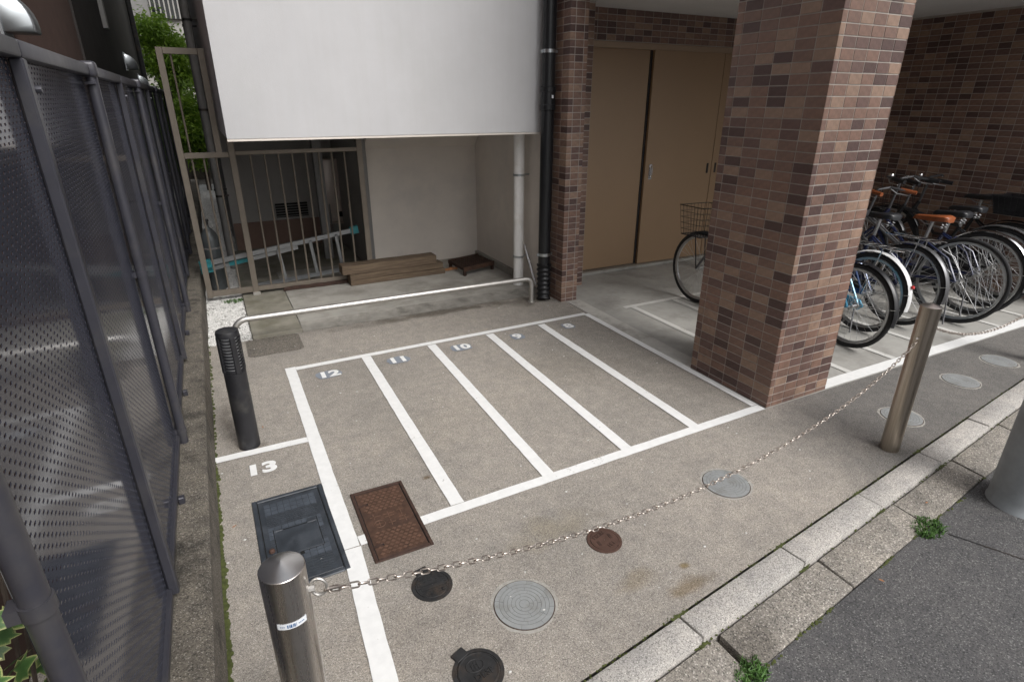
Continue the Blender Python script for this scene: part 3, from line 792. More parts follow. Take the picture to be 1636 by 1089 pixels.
tag(fo.build('foil_strip', M['foil']), 'crumpled silver foil wrapped strip behind the black pipe foot', 'strip')
gp = None
for x, y, lab in ((.06, 6.55, 'grey downpipe on the alley side of the building, nearer one'), (.055, 7.05, 'grey downpipe on the alley side of the building, farther one')):
    e = empty('grey_downpipe', (x, y, 0), lab, 'pipe', 'grey alley downpipes')
    MB().tube([(x, y, -.02), (x, y, 5)], .036, 14).build('pipe', M['greypipe'], e)
    for z in (.75, 1.55, 2.3):
        mb = MB().lathe([(.037, z - .01), (.042, z - .01), (.042, z + .01), (.037, z + .01)], (x, y, 0), 14); mb.box(x + .036, .14, y - .006, y + .006, z - .008, z + .008)
        mb.build('pipe_clamp', M['castblack'], e)

# ------------------------------------------------------------------ bronze gate and railing
GY = 5.434
gt = empty('side_gate', (-.03, GY, 0), 'tall narrow bronze aluminium gate between fence and building', 'gate')
w = .022
def bar(par, nm, x0, z0, x1, z1, hw=w, hd=.018, y=GY):
    a, b = Vector((x0, y, z0)), Vector((x1, y, z1)); d = (b - a).normalized(); s = Vector((0, 1, 0)); n = d.cross(s)
    return MB().obox((a + b) / 2, d, s, n, (b - a).length / 2, hd, hw).build(nm, M['bronze'], par, bevel=.002)
bar(gt, 'stile', -.176, .045, -.176, 1.995, .0225); bar(gt, 'stile', .102, 1.24, .102, 1.995, .0225)
bar(gt, 'top_rail', -.153, 1.972, .079, 1.972, .022, .017); bar(gt, 'middle_rail', -.153, 1.222, .168, 1.222, .021, .021)
bar(gt, 'bottom_rail', -.153, .075, .168, .075, .025, .017)
for x0, x1, zt in ((-.105, -.105, 1.95), (-.02, -.02, 1.2), (.07, .07, 1.2)):
    MB().tube([(x0, GY, .1), (x1, GY, zt)], .0075, 8).build('bar', M['bronze'], gt)
rl = empty('bronze_railing', (.7, GY, 0), 'bronze aluminium railing with vertical bars under the overhang', 'railing')
bar(rl, 'post', .193, .02, .193, 1.375, .024, .022); bar(rl, 'post', 1.232, .02, 1.232, 1.375, .024, .022)
MB().box(.165, .225, GY - .03, GY + .03, .026, .05).build('post_foot', M['rail_steel'], rl)
bar(rl, 'top_rail', .217, 1.232, 1.208, 1.232, .016, .018); bar(rl, 'bottom_rail', .217, .075, 1.208, .075, .02, .018)
for i in range(8):
    x = .217 + (i + 1) * .991 / 9
    MB().tube([(x, GY, .09), (x, GY, 1.22)], .0085, 8).build('bar', M['bronze'], rl)

# ------------------------------------------------------------------ things in and before the passage
ld = empty('ladder', (.5, 5.6, 0), 'aluminium stepladder with teal end caps lying on its side behind the railing', 'ladder')
def rail3(nm, a, b, h, mat='alu', t=.012):
    a, b = Vector(a), Vector(b); d = (b - a).normalized(); s = Vector((0, 1, 0)); n = d.cross(s)
    o = MB(); o.obox((a + b) / 2, d, s, n, (b - a).length / 2, t, h)
    o.obox((a + b) / 2 + n * (h * .75), d, s, n, (b - a).length / 2, t * 1.5, h * .2); o.obox((a + b) / 2 - n * (h * .75), d, s, n, (b - a).length / 2, t * 1.5, h * .2)
    return o.build(nm, M[mat], ld)
rail3('rail', (-.16, 5.60, .305), (1.15, 5.60, .485), .020)
rail3('rail', (-.16, 5.64, .245), (.62, 5.64, .365), .018)
rail3('rail', (.22, 5.60, .055), (1.10, 5.60, .12), .018)
for x in (.47, .76, 1.0):
    rail3('rung', (x, 5.60, .07 + .07 * (x - .22)), (x - .03, 5.60, .305 + .137 * (x + .13)), .014)
rail3('end_cap', (-.215, 5.60, .297), (-.12, 5.60, .310), .034, 'teal', .02); rail3('end_cap', (-.215, 5.64, .236), (-.12, 5.64, .25), .026, 'teal', .02)
rail3('end_cap', (1.11, 5.60, .479), (1.185, 5.60, .49), .034, 'teal', .02); rail3('grip', (.02, 5.62, .28), (.2, 5.62, .305), .016, 'teal', .02)
cy = empty('gas_cylinder', (-.10, 5.85, 0), 'grey domed cylinder standing on white gravel behind the gate', 'cylinder')
MB().lathe([(.075, 0), (.082, .01), (.082, .40), (.078, .46), (.062, .52), (.035, .56), (.016, .575), (.012, .60)], (-.10, 5.85, 0), 28).build('body', M['cyl'], cy, ang=60)
MB().lathe([(.083, .385), (.086, .387), (.086, .40), (.083, .402)], (-.10, 5.85, 0), 28).build('band', M['greypipe'], cy)
MB().lathe([(.014, .60), (.014, .625), (.02, .63), (.02, .645)], (-.10, 5.85, 0), 12).build('valve', M['castblack'], cy)
def plank(x0, x1, y0, y1, z0, z1, rz, label, mat='wood', nm='wooden_plank', grp='planks by the recess wall'):
    c = Vector(((x0 + x1) / 2, (y0 + y1) / 2, z0))
    hx, hy, hz = (x1 - x0) / 2, (y1 - y0) / 2, (z1 - z0)
    mb = MB(); n = 9; vs = []
    for i in range(n):
        x = -hx + 2 * hx * i / (n - 1); j = random.uniform(-.004, .004)
        vs += [(x, -hy + j, 0), (x, hy + j, 0), (x, hy + j, hz + j * .6), (x, -hy + j, hz + j * .6)]
    fs = [(3, 2, 1, 0), tuple(4 * (n - 1) + k for k in range(4))]
    for i in range(n - 1):
        for k in range(4): l = (k + 1) % 4; fs.append((4 * i + k, 4 * i + l, 4 * i + 4 + l, 4 * i + 4 + k))
    mb.add(vs, fs)
    o = link(nm, mb.mesh(nm, M[mat], bevel=.003), loc=c); o.rotation_euler.z = rz
    return tag(o, label, 'plank', grp)
plank(1.00, 1.945, 5.28, 5.42, .029, .082, .02, 'weathered wooden plank at the bottom of the stack in the recess')
plank(1.00, 1.93, 5.285, 5.42, .084, .137, .03, 'weathered wooden plank in the middle of the stack in the recess')
plank(.935, 1.86, 5.28, 5.42, .139, .222, .025, 'thick weathered wooden plank lying on top of the stack')
plank(.42, 1.0, 5.385, 5.412, .029, .06, -.01, 'thin reddish brown board lying along the foot of the railing', 'rustdark', 'thin_board', None)
o = plank(1.93, 2.11, 5.36, 5.40, .029, .05, .08, 'short orange wooden offcut between planks and rusty grate', 'orangewood', 'wood_offcut', None)
ga = empty('rusty_grate', (2.27, 5.3, .03), 'rusty slatted iron grate lying on the slab in the recess', 'grate')
GO = Vector((2.075, 5.10, .095)); gx = Vector((.37, .11, .0)); gy = Vector((-.02, .36, .0))
gxn, gyn = gx.normalized(), gy.normalized()
for i in range(11):
    c = GO + gx * (.03 + .094 * i) + gy * .5
    MB().obox(c, gxn, gyn, (0, 0, 1), .010, gy.length / 2, .016).build('slat', M['rustdark'], ga)
for k in (0, 1):
    MB().obox(GO + gx * .5 + gy * k, gxn, gyn, (0, 0, 1), gx.length / 2 + .008, .008, .020).build('edge_bar', M['rust'], ga)
for k, j in ((.03, .03), (.97, .03), (.03, .97), (.97, .97)):
    MB().obox(GO + gx * k + gy * j + Vector((0, 0, -.042)), gxn, gyn, (0, 0, 1), .014, .014, .024).build('foot', M['rustdark'], ga)

# ------------------------------------------------------------------ perforated fence on its concrete base
fb = MB(); ZB = .20
ys = [-.5 + .35 * i for i in range(38)]
vs = []
for y in ys:
    j = random.uniform(-.004, .004); k = random.uniform(-.004, .004)
    vs += [(-.46, y, -.05), (-.46, y, ZB), (-.237 + j, y, ZB + k * .6), (-.226 + j, y, ZB - .011), (-.216 + k, y, -.05)]
fs = []
for i in range(len(ys) - 1):
    for k in range(4): fs.append((5 * i + k, 5 * i + k + 1, 5 * i + 6 + k, 5 * i + 5 + k))
fb.add(vs, fs + [(0, 1, 2, 3, 4), tuple(5 * (len(ys) - 1) + k for k in (4, 3, 2, 1, 0))])
tag(fb.build('fence_base_wall', M['fence_base']), 'low weathered concrete base wall under the dark fence', 'wall')
FX = -.335
FT = 1.745
fe = empty('perforated_fence', (FX, 3.5, ZB), 'dark grey perforated metal fence panels along the left side of the lot', 'fence')
def sheet_mesh(W, H):
    """perforated sheet in local y (0..W), z (0..H), 1.6 mm thick, staggered oblong holes"""
    mb = MB(); pw, ph = .0295, .0114; hw, hh = .0066, .0029
    rows = int(H / ph); ph = H / rows; cols = int(W / pw); pw = W / cols
    hole = []
    for i in range(10):
        a = 2 * PI * i / 10; hole.append((math.copysign(hw - hh, math.cos(a)) + hh * math.cos(a), hh * math.sin(a)))
    T = .0016
    def cell(y0, y1, z0):
        yc, zc_ = (y0 + y1) / 2, z0 + ph / 2
        outer = [(y1, z0 + ph / 2), (y1, z0 + ph), (yc + .003, z0 + ph), (yc - .003, z0 + ph), (y0, z0 + ph), (y0, z0 + ph / 2), (y0, z0), (yc - .003, z0), (yc + .003, z0), (y1, z0)]
        vs = [(0, y, z) for y, z in outer] + [(0, yc + a, zc_ + b) for a, b in hole] + [(-T, yc + a, zc_ + b) for a, b in hole]
        fs = [(i, (i + 1) % 10, 10 + (i + 1) % 10, 10 + i) for i in range(10)] + [(10 + i, 10 + (i + 1) % 10, 20 + (i + 1) % 10, 20 + i) for i in range(10)]
        mb.add(vs, fs)
    for r in range(rows):
        z0 = r * ph
        if r % 2 == 0:
            for c in range(cols): cell(c * pw, (c + 1) * pw, z0)
        else:
            mb.add([(0, 0, z0), (0, pw / 2, z0), (0, pw / 2, z0 + ph), (0, 0, z0 + ph)], [(0, 1, 2, 3)])
            for c in range(cols - 1): cell((c + .5) * pw, (c + 1.5) * pw, z0)
            mb.add([(0, W - pw / 2, z0), (0, W, z0), (0, W, z0 + ph), (0, W - pw / 2, z0 + ph)], [(0, 1, 2, 3)])
    return mb.mesh('panel', M['fence'], smooth=False, fixn=False)
SM = {}
uprights = [(.815, 'post'), (1.67, 'stile')] + [(2.65 + .98 * i, 'stile' if i % 2 else 'post') for i in range(9)]
PZ0, PZ1 = ZB + .042, FT - .034
for (y0, k0), (y1, k1) in zip(uprights[:-1], uprights[1:]):
    wdt = round(y1 - y0 - .008, 3)
    if wdt not in SM: SM[wdt] = sheet_mesh(wdt, PZ1 - PZ0)
    o = link('panel', SM[wdt], fe, (FX, y0 + .004, PZ0))
    # rails of each bay
    MB().box(-.350, -.308, y0 + .002, y1 - .002, FT - .040, FT - .003).build('top_rail', M['fence_frame'], fe, bevel=.006, seg=2)
    MB().box(-.346, -.322, y0 + .002, y1 - .002, ZB + .020, ZB + .046).build('bottom_rail', M['fence_frame'], fe, bevel=.004)
for y, k in uprights:
    if k == 'post':
        px_ = -.312
        p = MB().tube([(px_, y, ZB), (px_, y, FT - .01)], .019, 20).build('post', M['fence_frame'], fe)
        MB().box(px_ - .05, px_ + .024, y - .028, y + .028, FT - .046, FT + .006).build('post_cap', M['fence_frame'], p, bevel=.012, seg=3)
        for z in (ZB + .06, .985):
            mb = MB().lathe([(.0195, z - .012), (.022, z - .012), (.022, z + .012), (.0195, z + .012)], (px_, y, 0), 20); mb.box(-.345, px_, y - .014, y + .014, z - .011, z + .011)
            mb.build('post_bracket', M['fence_frame'], p)
        MB().tube([(px_ + .012, y - .026, FT - .065), (px_ - .02, y - .026, FT - .065)], .006, 6).build('bolt', M['fence_frame'], p)
    else:
        MB().box(-.333, -.306, y - .017, y + .017, ZB + .02, FT - .04).build('stile', M['fence_frame'], fe, bevel=.004)
        MB().tube([(-.30, y + .05, FT - .1), (-.325, y + .05, FT - .1)], .008, 8).build('bolt', M['fence_frame'], fe)
for y in (1.25, 2.17, 3.15, 4.1):
    MB().box(-.322, -.300, y - .012, y + .012, ZB + .0, ZB + .03).build('base_clip', M['fence_frame'], fe, bevel=.003)

# ------------------------------------------------------------------ neighbouring buildings and far end of the alley
nb = empty('brown_house', (-1.5, 3, 0), 'dark brown rendered house wall behind the fence at the left', 'building')
MB().box(-4, -.75, -1.5, 6.2, 0, 6).build('wall', M['brownwall'], nb, bevel=.01)
nb2 = empty('dark_house', (-1.6, 10, 0), 'nearly black clad house farther along the alley', 'building')
MB().box(-4, -.74, 6.25, 12.6, 0, 5).build('wall', M['darkwall'], nb2)
MB().box(-.745, -.70, 8.2, 8.35, 2.35, 5).build('window_shutter', M['greypipe'], nb2)
MB().tube([(-.69, 12.3, 0), (-.69, 12.3, 5)], .04, 10).build('downpipe', M['castblack'], nb2)
def hood(y, z, s, label):
    x0 = -.75 if y < 6.2 else -.74
    e = empty('vent_hood', (x0, y, z), label, 'vent hood', 'vent hoods on the left houses')
    vs = []; n = 8
    for i in range(n + 1):
        a = PI / 2 * i / n
        vs += [(x0 + s * .9 * math.sin(a), y - s * .5, z + s * (math.cos(a) - .5)), (x0 + s * .9 * math.sin(a), y + s * .5, z + s * (math.cos(a) - .5))]
    vs += [(x0 + s * .9, y - s * .5, z - s * .75), (x0 + s * .9, y + s * .5, z - s * .75), (x0, y - s * .5, z - s * .75), (x0, y + s * .5, z - s * .75)]
    fs = [(2 * i, 2 * i + 1, 2 * i + 3, 2 * i + 2) for i in range(n + 1)]
    k = 2 * n + 2
    fs += [tuple([2 * i for i in range(n + 2)] + [k + 2]), tuple([2 * i + 1 for i in range(n + 2)] + [k + 3]), (k, k + 1, k + 3, k + 2)]
    MB().add(vs, fs).build('hood', M['hood'], e, bevel=.006, ang=50)
    MB().box(x0 - .005, x0 + .012, y - s * .62, y + s * .62, z - s * .85, z + s * .62).build('back_plate', M['hood'], e)
hood(3.85, 2.03, .145, 'large shiny vent hood on brown wall in the top left corner')
hood(9.9, 2.13, .15, 'small vent hood on the dark house, nearer one')
hood(11.6, 1.93, .15, 'small vent hood on the dark house beside its downpipe')
fh = empty('far_house', (0, 22, 0), 'pale house with barred window at the far end of the alley', 'building')
MB().box(-8, 8, 22, 26, 0, 9).build('wall', M['farwall'], fh)
MB().box(-1.4, .6, 21.95, 22.0, 3.9, 6.4).build('siding', M['greypipe'], fh)
wn = MB().box(-.72, .05, 21.9, 21.96, 3.9, 5.0).build('window', M['glass'], fh)
for i in range(7): MB().box(-.70 + i * .12, -.665 + i * .12, 21.86, 21.895, 3.9, 5.0).build('window_bar', M['farwall'], wn)
fw_ = MB().box(-1.0, .6, 15.2, 15.35, 0, 1.3); tag(fw_.build('garden_wall', M['fence_base']), 'low grey garden wall at the end of the alley', 'wall')
def shrub(nm, c, R, n, label, seed):
    random.seed(seed)
    e = empty(nm, (c[0], c[1], 0), label, 'shrub', 'green shrubs at the end of the alley')
    tr = MB()
    for i in range(6):
        a = random.uniform(0, 2 * PI); b = Vector(c) + Vector((math.cos(a) * R[0] * .5, math.sin(a) * R[1] * .5, R[2] * random.uniform(0, .6)))
        tr.tube([Vector((c[0], c[1], 0)), Vector((c[0], c[1], c[2] * .5)).lerp(b, .35), b], [.04, .025, .01], 6)
    tr.build('stem', M['bark'], e)
    mb = MB()
    cl = []
    for i in range(38):
        d = Vector((random.gauss(0, 1), random.gauss(0, 1), random.gauss(0, 1))).normalized() * random.uniform(.35, 1)
        cl.append((Vector(c) + Vector((d.x * R[0], d.y * R[1], d.z * R[2])), random.uniform(.12, .26)))
    for i in range(n):
        p0, rr_ = random.choice(cl)
        p = p0 + Vector((random.gauss(0, 1), random.gauss(0, 1), random.gauss(0, .8))) * rr_ * .6
        s = random.uniform(.03, .06); d = Vector((random.gauss(0, 1), random.gauss(0, 1), random.gauss(-.3, .6))).normalized()
        nr = (Vector((random.gauss(0, .6), random.gauss(0, .6), 1))).normalized(); sd_ = d.cross(nr).normalized()
        mb.add([p, p + d * s + sd_ * s * .42, p + d * s * 2.1 - nr * s * .3, p + d * s - sd_ * s * .42], [(0, 1, 2, 3)])
    o = mb.build('crown', M['leaf'], e, smooth=False, fixn=False); o['kind'] = 'stuff'
shrub('alley_shrub', (-.42, 14.0, 2.45), (.55, .8, .85), 9000, 'bright green leafy shrub rising above the fence end', 21)
shrub('alley_shrub', (-.05, 13.0, 1.25), (.42, .7, .85), 6000, 'green leafy shrub seen through the upper gate', 22)
shrub('alley_shrub', (-.6, 15.0, 1.2), (.7, .8, 1.0), 5000, 'darker shrub low behind the alley wall', 23)

# white gravel strip of the alley
random.seed(5)
gb = MB().sheet([(-.24, 4.345), (.073, 4.345), (.073, 5.7), (.14, 5.7), (.14, 16), (-.24, 16)], -.012)
tag(gb.build('gravel_bed', M['soil'], fixn=False), 'soil bed below the white gravel of the alley', kind='structure')
ico = bmesh.new(); bmesh.ops.create_icosphere(ico, subdivisions=1, radius=1)
iv = [v.co.copy() for v in ico.verts]; ifc = [tuple(v.index for v in f.verts) for f in ico.faces]; ico.free()
def stones(mb, x0, x1, y0, y1, n, z, smin, smax):
    for i in range(n):
        c = Vector((random.uniform(x0, x1), random.uniform(y0, y1), z + random.uniform(-.004, .007))); s = random.uniform(smin, smax)
        k = Vector((random.uniform(.7, 1.3), random.uniform(.7, 1.3), random.uniform(.5, .9))) * s
        a = random.uniform(0, PI); ca, sa = math.cos(a), math.sin(a)
        vs = []
        for v in iv:
            q = Vector((v.x * k.x, v.y * k.y, v.z * k.z)) * random.uniform(.82, 1.15); vs.append((c.x + q.x * ca - q.y * sa, c.y + q.x * sa + q.y * ca, c.z + q.z))
        mb.add(vs, ifc)
mb = MB(); stones(mb, -.225, .07, 4.35, 5.7, 3600, -.004, .006, .013); stones(mb, -.225, .13, 5.7, 9.0, 6500, -.004, .009, .016); stones(mb, -.225, .13, 9.0, 14, 2600, -.004, .016, .03)
tag(mb.build('white_gravel', M['gravel'], smooth=False, fixn=False), 'white pebble gravel filling the narrow alley', 'gravel', kind='stuff')

# ------------------------------------------------------------------ covers in the pavement
def ring_poly(r, n=40): return [(r * math.cos(2 * PI * i / n), r * math.sin(2 * PI * i / n)) for i in range(n)]
def sector(mb, r0, r1, a0, a1, z0, z1, n=4):
    po = [(r1 * math.cos(a0 + (a1 - a0) * i / n), r1 * math.sin(a0 + (a1 - a0) * i / n)) for i in range(n + 1)]
    pi_ = [(r0 * math.cos(a1 - (a1 - a0) * i / n), r0 * math.sin(a1 - (a1 - a0) * i / n)) for i in range(n + 1)]
    mb.prism(po + pi_, z0, z1)
def local(e, nm, mb, mat, **k):
    o = link(nm, mb.mesh(nm, M[mat] if isinstance(mat, str) else mat, **k)); o.parent = e; return o
def grey_lid(x, y, r, rz, label):
    e = empty('round_grey_cover', (x, y, 0), label, 'manhole cover', 'grey round covers in the pavement'); e.rotation_euler.z = rz
    # dark seat ring, then the lid with a brick-like ring relief
    local(e, 'seat_ring', MB().lathe([(r - .003, -.02), (r - .003, .0012), (r + .0015, .0012), (r + .0015, -.02)], n=44, caps=False), 'rustdark')
    lid = local(e, 'lid', MB().lathe([(r - .004, -.02), (r - .004, .0022), (.001, .0022)], n=44, caps=False), 'lidgap')
    mr = [];
    for i in range(44):
        a = 2 * PI * i / 44; k = r + .006 + .010 * abs(math.sin(a * 1.5 + x * 7)) * random.uniform(.5, 1.2); mr.append((k * math.cos(a), k * math.sin(a)))
    local(e, 'mortar_ring', MB().add([(p_[0], p_[1], .0008) for p_ in mr] + [((r - .001) * math.cos(2 * PI * i / 44), (r - .001) * math.sin(2 * PI * i / 44), .0008) for i in range(44)], [(i, (i + 1) % 44, 44 + (i + 1) % 44, 44 + i) for i in range(44)]), 'mortar', smooth=False)
    mb = MB(); rings = [.0, .17, .30, .43, .56, .69, .82, .985]
    for i in range(len(rings) - 1):
        r0, r1 = rings[i] * r + .0007, rings[i + 1] * r - .0007
        if i == 0: mb.prism(ring_poly(r1, 16), .0, .0035); continue
        n = [0, 3, 4, 5, 6, 7, 8][i]; ph = random.uniform(0, 1)
        for k in range(n):
            g_ = .0006 / r1; sector(mb, r0, r1, 2 * PI * (k + ph) / n + g_, 2 * PI * (k + 1 + ph) / n - g_, 0, .0035, 7)
    local(lid, 'relief', mb, 'greylid')['kind'] = 'stuff'
    return e
grey_lid(.720, 1.312, .107, .3, 'large light grey round cover near the chain in the foreground')
grey_lid(1.874, 1.497, .105, 1.0, 'grey round cover under the middle of the chain')
grey_lid(3.215, 1.50, .103, 1.5, 'grey round cover half hidden behind the right bollard')
grey_lid(4.00, 1.60, .10, .7, 'grey round cover right of the right bollard, nearer of two')
grey_lid(4.56, 1.65, .10, 2.0, 'grey round cover farthest right near the bicycle line')
def tab_lid(x, y, r, tab, mat, label, mode):
    e = empty('round_iron_cover', (x, y, 0), label, 'valve cover')
    fr = MB().lathe([(r - .004, -.02), (r - .004, .004), (r + .008, .004), (r + .010, -.01)], n=40, caps=False)
    f = local(e, 'frame', fr, mat)
    lid = local(e, 'lid', MB().lathe([(r - .0055, -.02), (r - .0055, .0035), (r * .9, .005), (.001, .005)], n=40, caps=False), mat)
    if tab:
        t_ = MB(); a = tab; c = Vector((math.cos(a), math.sin(a), 0)); s = Vector((-c.y, c.x, 0))
        t_.obox(c * (r + .012) + Vector((0, 0, -.003)), c, s, (0, 0, 1), .018, .024, .0085); local(e, 'hinge_tab', t_, mat, bevel=.002)
    mb = MB()
    if mode == 'bars':
        for j in range(-5, 6):
            yy = j * .0125
            if abs(yy) > r * .86: continue
            hw_ = math.sqrt(max(0, (r * .86) ** 2 - yy ** 2)); n = max(1, int(hw_ * 2 / .017))
            for i in range(n):
                xx = -hw_ + (i + .5) * 2 * hw_ / n
                if abs(yy) < .02 and abs(xx) < .042: continue
                mb.box(xx - .0055, xx + .0055, yy - .0042, yy + .0042, .004, .0068)
        mb.box(-.04, .04, .003, .018, .004, .0066); mb.box(-.04, .04, -.018, -.003, .004, .0066)
        local(lid, 'relief', mb, mat)['kind'] = 'stuff'; local(lid, 'key_hole', MB().lathe([(.008, .0), (.008, .0058)], (.028, -.036, 0), 14), 'black')
    elif mode == 'emblem':
        rg_ = [(.028 * math.cos(2 * PI * i / 24) - .004, .020 + .022 * math.sin(2 * PI * i / 24), .0055) for i in range(24)]
        mb.tube(rg_, .0018, 6, closed=True)
        for k in (-.014, -.004, .006): mb.box(k - .0015, k + .0015, .006, .034, .004, .0075)
        mb.tube([(-.016, .02, .006), (-.004, .03, .006), (.008, .016, .006)], .0018, 6)
        local(lid, 'emblem', mb, mat)
        rr_ = [(r * .86 * math.cos(2 * PI * i / 36), r * .86 * math.sin(2 * PI * i / 36), .005) for i in range(36)]
        local(lid, 'rim_bead', MB().tube(rr_, .0016, 6, closed=True), mat)
        tx = text_mesh('DESF', .022, 'castblack', .0045, .01, .12); o = link('lettering', tx); o.parent = lid; o.location = (.012, -.018, .0); o.rotation_euler.z = .15
    return e
tab_lid(.462, 1.540, .066, 1.75, 'castblack', 'black iron round cover with hinge tab partly behind the chain', 'bars')
tab_lid(.473, 1.150, .072, 1.95, 'castblack', 'black round cover with emblem at the bottom edge beside the white line', 'emblem')
e = tab_lid(1.155, 1.445, .062, None, 'brownlid', 'small rusty brown round cover beside the chain', 'plain')
e.rotation_euler.z = PI + .25
for s_, y in (('7EZU', -.034), ('131', .034)):
    o = link('lettering', text_mesh(s_, .019, 'rustdark', .0052, .01, .06)); o.parent = e; o.location = (0, y, 0); o.rotation_euler.z = PI if 0 else 0
for sx in (-1, 1): local(e, 'lift_slot', MB().obox((sx * .032, 0, .0045), (0.3, 1, 0), (-1, .3, 0), (0, 0, 1), .012, .005, .002), 'rustdark')
# dark blue-grey meter box
X0, X1, Y0, Y1 = -.073, .205, 1.762, 2.328
e = empty('meter_box_cover', ((X0 + X1) / 2, (Y0 + Y1) / 2, 0), 'large dark blue-grey rectangular meter box cover left of the white line', 'meter cover'); e.rotation_euler.z = .012; e.location.z = -.0065
hx, hy = (X1 - X0) / 2, (Y1 - Y0) / 2
fr = MB()
for a in (-1, 1):
    fr.box(a * hx - .010, a * hx + .010, -hy - .010, hy + .010, -.02, .012); fr.box(-hx + .0102, hx - .0102, a * hy - .010, a * hy + .010, -.02, .012)
local(e, 'frame', fr, 'resin', bevel=.003)
cv = local(e, 'cover', MB().box(-hx + .012, hx - .012, -hy + .012, hy - .012, -.02, .009), 'resin', bevel=.003)
local(e, 'shadow_gap', MB().box(-hx + .0085, hx - .0085, -hy + .0085, hy - .0085, -.02, .0076), 'black')
mb = MB(); mb2 = MB(); n = 0
gx_, gy_ = .0265, .0272
nx, ny = int((2 * hx - .05) / gx_), int((2 * hy - .05) / gy_)
for i in range(nx):
    for j in range(ny):
        cx, cy_ = -nx * gx_ / 2 + (i + .5) * gx_, -ny * gy_ / 2 + (j + .5) * gy_
        if -.085 < cx < .085 and -.12 < cy_ < .06: continue
        if (i // 2 + (j + (i // 2) * 3) // 3) % 2: mb2.box(cx - .0118, cx + .0118, cy_ - .0122, cy_ + .0122, .008, .0114)
        else:
            for q_ in (-.0065, .0065): mb.box(cx - .0118, cx + .0118, cy_ + q_ - .0045, cy_ + q_ + .0045, .008, .0112)
local(cv, 'relief', mb, 'resin2')['kind'] = 'stuff'; local(cv, 'relief_block', mb2, 'resin3')['kind'] = 'stuff'
fl = local(e, 'hinged_flap', MB().box(-.084, .084, -.115, .045, .0, .0118).box(.045, .084, .0452, .075, 0, .0118).box(-.084, -.05, .0452, .06, 0, .0118), 'resin', bevel=.002)
mb = MB()
for (x0, x1, y0, y1) in ((-.0875, -.0845, -.115, .06), (.0845, .0875, -.115, .075), (-.084, .084, -.1185, -.1155), (-.049, .044, .0455, .048)): mb.box(x0, x1, y0, y1, .0, .0116)
local(e, 'flap_gap', mb, 'black')
local(e, 'key_hole', MB().box(-.008, .008, -.134, -.120, 0, .0125), 'black')
local(e, 'stone', MB().lathe([(.001, 0), (.012, .003), (.010, .012), (.001, .016)], (-hx + .035, -.07, .01), 9), 'brownlid')
# rusty meter cover
X0, X1, Y0, Y1 = .314, .535, 1.742, 2.188
e = empty('rusty_meter_cover', ((X0 + X1) / 2, (Y0 + Y1) / 2, 0), 'rusty iron rectangular cover with diamond tread between white lines', 'meter cover'); e.rotation_euler.z = -.01; e.location.z = -.0025
hx, hy = (X1 - X0) / 2, (Y1 - Y0) / 2
fr = MB()
for a in (-1, 1):
    fr.box(a * hx - .007, a * hx + .007, -hy - .007, hy + .007, -.02, .009); fr.box(-hx + .0072, hx - .0072, a * hy - .007, a * hy + .007, -.02, .009)
local(e, 'frame', fr, 'rustdark', bevel=.002)
cv = local(e, 'cover', MB().box(-hx + .010, hx - .010, -hy + .010, hy - .010, -.02, .005), 'rust', bevel=.002)
local(e, 'shadow_gap', MB().box(-hx + .006, hx - .006, -hy + .006, hy - .006, -.02, .0034), 'black')
mb = MB(); st_ = .0225
for i in range(-16, 17):
    for j in range(-16, 17):
        cx, cy_ = (i + (j % 2) * .5) * st_, j * st_ * .78
        if abs(cx) > hx - .022 or abs(cy_) > hy - .022: continue
        if -.055 < cy_ < .06 and abs(cx) < .085: continue
        d_ = .0095
        mb.prism([(cx - d_, cy_), (cx, cy_ - d_ * .8), (cx + d_, cy_), (cx, cy_ + d_ * .8)], .004, .0075)
local(cv, 'tread', mb, 'rust2')['kind'] = 'stuff'
em = MB(); em.tube([(-.045 + .022 * math.cos(2 * PI * i / 20), -.018 + .022 * math.sin(2 * PI * i / 20), .005) for i in range(20)], .002, 6, closed=True)
em.box(-.047, -.043, -.036, 0, .004, .007); em.box(-.06, -.03, -.02, -.016, .004, .0072)
for (x0, y0, x1, y1) in ((-.02, .03, .03, .034), (-.0, .0, .004, .045), (-.015, .012, .025, .016), (.04, .035, .07, .039), (.053, .0, .057, .05), (-.01, -.03, .02, -.026), (.0, -.045, .004, -.01), (.035, -.03, .075, -.026), (.04, -.01, .07, -.006), (.06, -.045, .064, -.006), (-.075, .03, -.03, .034), (-.06, .012, -.056, .05)):
    em.box(x0, x1, y0, y1, .004, .007)
local(cv, 'emblem', em, 'rust2')
for y in (.125, -.145):
    local(e, 'hinge_slot', MB().box(-hx + .008, -hx + .05, y - .006, y + .006, -.0, .0078), 'rustdark'); local(e, 'hinge_hole', MB().box(-hx + .044, -hx + .050, y - .004, y + .004, 0, .0084), 'black')

# ------------------------------------------------------------------ utility pole base
po = empty('utility_pole', (3.03, .805, -.05), 'thick grey utility pole cut by the right edge of the picture', 'pole')
MB().lathe([(.128, -.055), (.128, -.047), (.124, -.04), (.122, .0), (.116, .9), (.10, 4.5)], (3.005, .832, 0), 40).build('shaft', M['pole'], po)
mb = MB(); vs = []
for i in range(7):
    a = math.radians(222 + 12 * i)
    for z in (.13, .30): vs.append((3.005 + .1225 * math.cos(a), .832 + .1225 * math.sin(a), z))
mb.add(vs, [(2 * i, 2 * i + 2, 2 * i + 3, 2 * i + 1) for i in range(6)]); mb.build('plate', M['castblack'], po, fixn=False)

